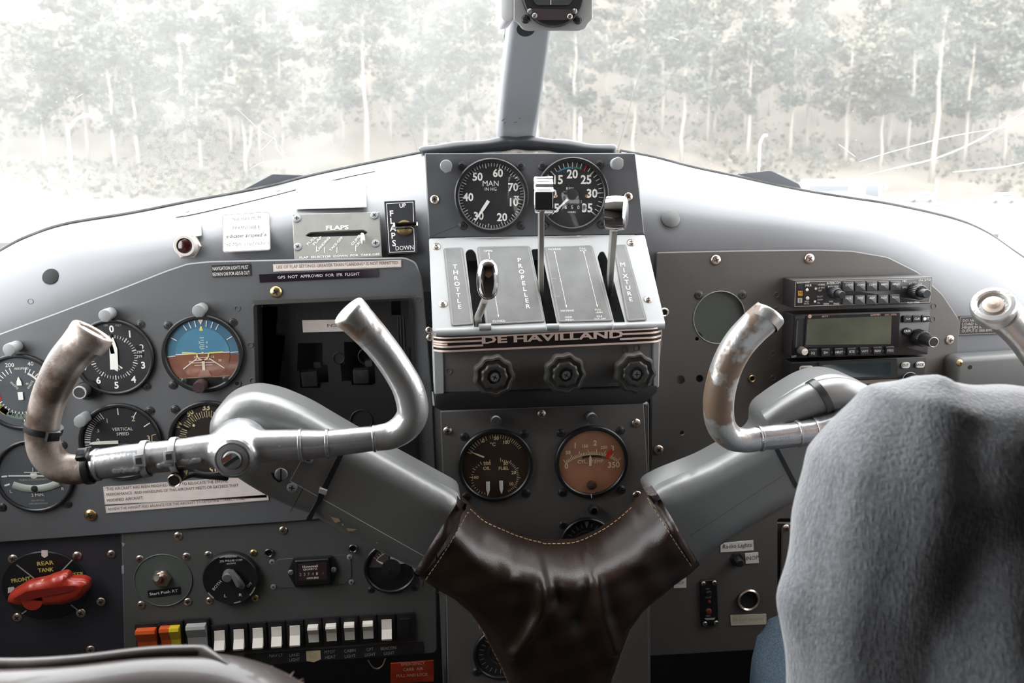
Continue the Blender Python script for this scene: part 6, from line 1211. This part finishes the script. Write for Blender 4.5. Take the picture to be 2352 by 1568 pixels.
def crown_mesh(nm, mat, h, r, n, seed, lo=.35):
    rg = random.Random(seed); b = MB()
    cl = [(rg.gauss(0, r*.42), rg.gauss(0, r*.42), h*(lo+(1-lo)*rg.random()**.8), rg.uniform(.5, 1.)*r*.55) for _ in range(16)]
    for _ in range(n):
        cx, cy_, cz, cr = rg.choice(cl); s = rg.uniform(.25, .55)
        d = V((rg.gauss(0,1), rg.gauss(0,1), rg.gauss(0,1))).normalized()*cr*rg.random()**.4; c = V((cx, cy_, cz))+d
        a = V((rg.gauss(0,1), rg.gauss(0,1), rg.gauss(0,.6))).normalized(); e = a.cross(V((rg.gauss(0,1), rg.gauss(0,1), rg.gauss(0,1)))).normalized()
        b.add([c-a*s-e*s*.5, c+a*s*.2-e*s*.7, c+a*s, c+e*s*.7], [(0,1,2,3)], mat)
    me = bpy.data.meshes.new(nm); me.from_pydata(b.v, [], b.f); me.materials.append(mat); return me
def trunk_mesh(h, r, seed, fork=False):
    rg = random.Random(seed); b = MB(); pts = [(rg.uniform(-.25,.25)*(i > 0), rg.uniform(-.25,.25)*(i > 0), h*i/5-(.8 if i == 0 else 0)) for i in range(6)]
    b.tube(pts, [r*(1-.14*i) for i in range(6)], bark, 8)
    if fork: b.tube([pts[1], (1.0,0,h*.35), (1.5,0,h*.55), (1.6,.2,h*.9)], [r*.7,r*.6,r*.5,r*.25], bark, 7)
    for i in range(5): a = rg.uniform(0, 2*pi); z = h*rg.uniform(.5,.95); b.tube([(0,0,z), (1.6*cos(a), 1.6*sin(a), z+1.3)], [r*.35, r*.1], bark, 5)
    me = bpy.data.meshes.new('trunk'); me.from_pydata([v for v in b.v], [], b.f); me.materials.append(bark); me.polygons.foreach_set('use_smooth', [True]*len(me.polygons)); return me
CR = [crown_mesh('crown', fol[k % 3], h, r, n, 40+k, lo) for k, (h, r, n, lo) in enumerate(((26,4.2,1500,.35),(24,3.6,1200,.45),(20,4.0,1100,.5),(30,4.6,1700,.3),(28,3.4,1300,.25),(22,4.4,1300,.4)))]
TK = [trunk_mesh(23, .42, 1), trunk_mesh(22, .34, 2), trunk_mesh(19, .32, 3, True), trunk_mesh(26, .45, 4), trunk_mesh(25, .36, 5), trunk_mesh(20, .34, 6)]
TREE_LBL = ['tall dark green forest tree with pale bark on the hillside beyond the windscreen', 'slender green forest tree on the hillside beyond the windscreen', 'olive tinted forest tree on the hillside beyond the windscreen']
def tree(x, y, k, sc, label=None, group=None, cs=1.):
    z = hz(x, y)
    t = thing('tree', label or TREE_LBL[k % 3], 'tree', (x, y, z), group or ('hillside trees of the ' + ('dark green', 'slender green', 'olive tinted')[k % 3] + ' kind'))
    a = random.uniform(0, 6.28)
    for nm, me, s in (('crown', CR[k], cs), ('trunk', TK[k], 1)):
        o = bpy.data.objects.new(nm, me); C.objects.link(o); o.parent = t; o.scale = (sc*s, sc*s, sc); o.rotation_euler = (0, 0, a)
for j, y in enumerate((176, 190, 206, 224, 244, 266, 290, 316)):
    x0, x1 = -.60*y, .82*y; nn = 24+2*j
    for i in range(nn):
        x = x0+(x1-x0)*(i+.5+random.uniform(-.35,.35))/nn; yy = y+random.uniform(-6, 6)
        if x < -.38*y and j > 5: continue
        tree(x, yy, random.randrange(6), random.uniform(.75, 1.15), cs=1.35)
NEAR = [(1738,280,3,1.15,'pale straight trunk tree standing clear above the road at mid slope'),(2040,352,2,1.1,'forked pale trunk tree rising behind the bus'),(2138,420,3,1.25,'tallest pale trunk tree leaning slightly, between the bus and the white estate car'),
        (1985,210,1,.95,'bare lower trunk tree beside the forked one, higher on the slope'),(600,372,1,.9,'thin pale tree in front of the slope, above the windscreen splatter'),(770,330,4,.95,'pale tree close beside the windscreen post on the hazy side'),(2350,460,0,.8,'dark tree at the roadside by the frame edge'),
        (1640,320,5,.8,'short leafy tree on the slope behind the cowl deflector wedge'),(425,320,4,.7,'small pale tree midway between lamp post and splatter')]
for px, py, k, sc, lb in NEAR:
    r = ray(px, py); y = 153.
    while y < 300 and (r*(y/r.y)).z > hz((r*(y/r.y)).x, y): y += .5
    p = r*(y/r.y); tree(p.x, min(y, 260), k, sc, lb, 'pale trunked trees at the edge of the forest', .8)
us = MB(); rg = random.Random(3)
for _ in range(16000):
    y = 154+rg.random()**1.3*110; x = rg.uniform(-.62*y, .85*y)
    if sin(x*.11)+sin(y*.13+x*.03) < -.5: continue
    c = V((x, y, hz(x, y)+rg.uniform(0, 2.2))); s = rg.uniform(.35, .9); a = V((rg.gauss(0,1), rg.gauss(0,1), rg.gauss(0,.7))).normalized(); e = a.cross(V((rg.gauss(0,1), rg.gauss(0,1), rg.gauss(0,1)))).normalized()
    us.add([c-a*s, c-e*s*.6, c+a*s, c+e*s*.6], [(0,1,2,3)], fol[rg.choice((0, 1, 2, 2))])
tag(us.build('undergrowth', smooth=False), 'scrubby undergrowth covering the slope between the trees', 'undergrowth', kind='stuff')
for px, py, sc, lb in ((1905,415,.16,'rounded yellow green bush behind the bus'),(2085,455,.10,'spiky palm like bush between the bus and the cars'),(2310,360,.20,'rusty olive bush at the road edge above the parked car')):
    p = at(px, py+25, 149); t = thing('bush', lb, 'bush', (p.x, p.y, hz(p.x, p.y))); o = bpy.data.objects.new('foliage', CR[2]); C.objects.link(o); o.parent = t; o.scale = (sc*1.6, sc*1.6, sc); o.location = (0,0,-1.2)
carw = M('white_car_paint', (.82,.83,.85), .25); carg = M('car_glass', (.06,.07,.08), .1); tyre = M('tyre', (.02,.02,.02), .8)
def car(px, py, D, flip, lb, sc=1.):
    p = at(px, py, D); z = GZ+.03; t = thing('car', lb, 'car', (p.x, D, z)); fr = Fr((p.x, D, z), (flip, 0, 0), (0,0,1)); s = sc; sg = -flip
    def P(l): return [(u*s, v*s) for u, v in l]
    ff = Fr((p.x, D, z))
    def mk(l): return [(u*flip, v) for u, v in P(l)]
    b = MB(); b.prism(ff, rnd(mk([(-2.25,.35),(2.25,.35),(2.3,.8),(2.1,1.0),(-1.1,1.02),(-2.1,.82)])[::1], .1), -.85, .85, carw, .12, 3, back=True); b.build('body', t)
    b = MB(); b.prism(ff, rnd(mk([(-1.15,1.02),(2.05,1.0),(1.75,1.5),(1.2,1.6),(-.3,1.58)]), .1), -.75, .75, carw, .1, 3, back=True); b.build('cabin_top', t)
    b = MB(); b.prism(ff, mk([(-.95,1.06),(1.85,1.04),(1.6,1.42),(1.2,1.5),(-.25,1.48)]), .76, .765, carg); b.build('window', t)
    for u in (-1.4, 1.4):
        b = MB(); b.lathe(ff, u*s, .34*s, [(.34*s, .6), (.34*s, .88), (.22*s, .9), (.0001, .88)], tyre, 16); b.build('wheel', t)
car(2298, 460, 133, 1, 'white estate car parked in profile beside the road, farthest from the bus')
car(2112, 455, 139, 1, 'white car on the road just behind the bus, partly hidden by leaves')
# bus
p = at(1975, 470, 121); t = thing('bus', 'white coach with dark side windows passing on the road', 'bus', (p.x, 121, GZ)); ff = Fr((p.x, 121, GZ))
b = MB(); b.prism(ff, rnd([(-8,.5),(3.1,.5),(3.35,1.2),(3.1,3.4),(2.4,3.9),(-8,3.9)], .25), -2.4, 0, carw, .12, 3, back=True); b.build('body', t)
b = MB(); b.quad(ff, [(-8,2.2),(-1.8,2.2),(-1.8,3.2),(-8,3.2)], .02, carg); b.quad(ff, [(.6,1.7),(2.9,1.3),(2.75,3.2),(.6,3.3)], .02, carg); b.build('window', t)
for u in (-5, 1.2): b = MB(); b.lathe(ff, u, .5, [(.5,-.3), (.5,.04), (.3,.06), (.0001,.04)], tyre, 16); b.build('wheel', t)
b = MB(); b.tube([(p.x+2.9,121,GZ+3.4),(p.x+3.7,120.9,GZ+3.2),(p.x+3.8,120.9,GZ+2.6)], .14, carw, 6); b.build('mirror', t)
# lamp posts, sign posts
lampm = M('lamp_post_paint', (.75,.75,.77), .5)
def lamp(px, pt_, pb, D, arm, lb):
    bt = at(px, pb, D); tp = at(px, pt_, D); t = thing('lamp_post', lb, 'lamp post', (bt.x, D, GZ))
    b = MB(); h = tp.z; pts = catm([(bt.x, D, GZ), (bt.x, D, h-1.6), (bt.x+arm*.12, D, h-1.2), (bt.x+arm*.5, D, h-.35), (bt.x+arm, D, h)], 4); b.tube(pts, [.10-.05*i/len(pts) for i in range(len(pts))], lampm, 8); b.build('pole', t)
    b = MB(); b.box(Fr((bt.x+arm, D, h)), -.45*abs(arm)/2, -.1, .45*abs(arm)/2+.2, .06, -.15, .15, lampm, .03); b.build('lamp_head', t)
    return t, bt
t, bt = lamp(172, 264, 470, 92, 1.9, 'tall white street lamp with a curved arm and a box on its pole')
b = MB(); b.box(Fr((bt.x, 92, GZ)), -.28, 1.9, .42, 3.2, -.2, .25, lampm, .04); b.build('junction_box', t)
lamp(1742, 310, 400, 146, .8, 'short street lamp beyond the dark deflector wedge, below the slope')
for px, y0, y1, D, lb in ((2152,415,470,130,'slim white sign post standing between the two cars'),(1333,270,345,60,'short white marker post directly beside the foot of the windscreen post')):
    b = MB(); a = at(px, y0, D); z = at(px, y1, D); b.tube([(a.x, D, min(z.z, GZ)), (a.x, D, a.z)], .09 if D > 100 else .07, lampm, 8); tag(b.build('sign_post'), lb, 'post')
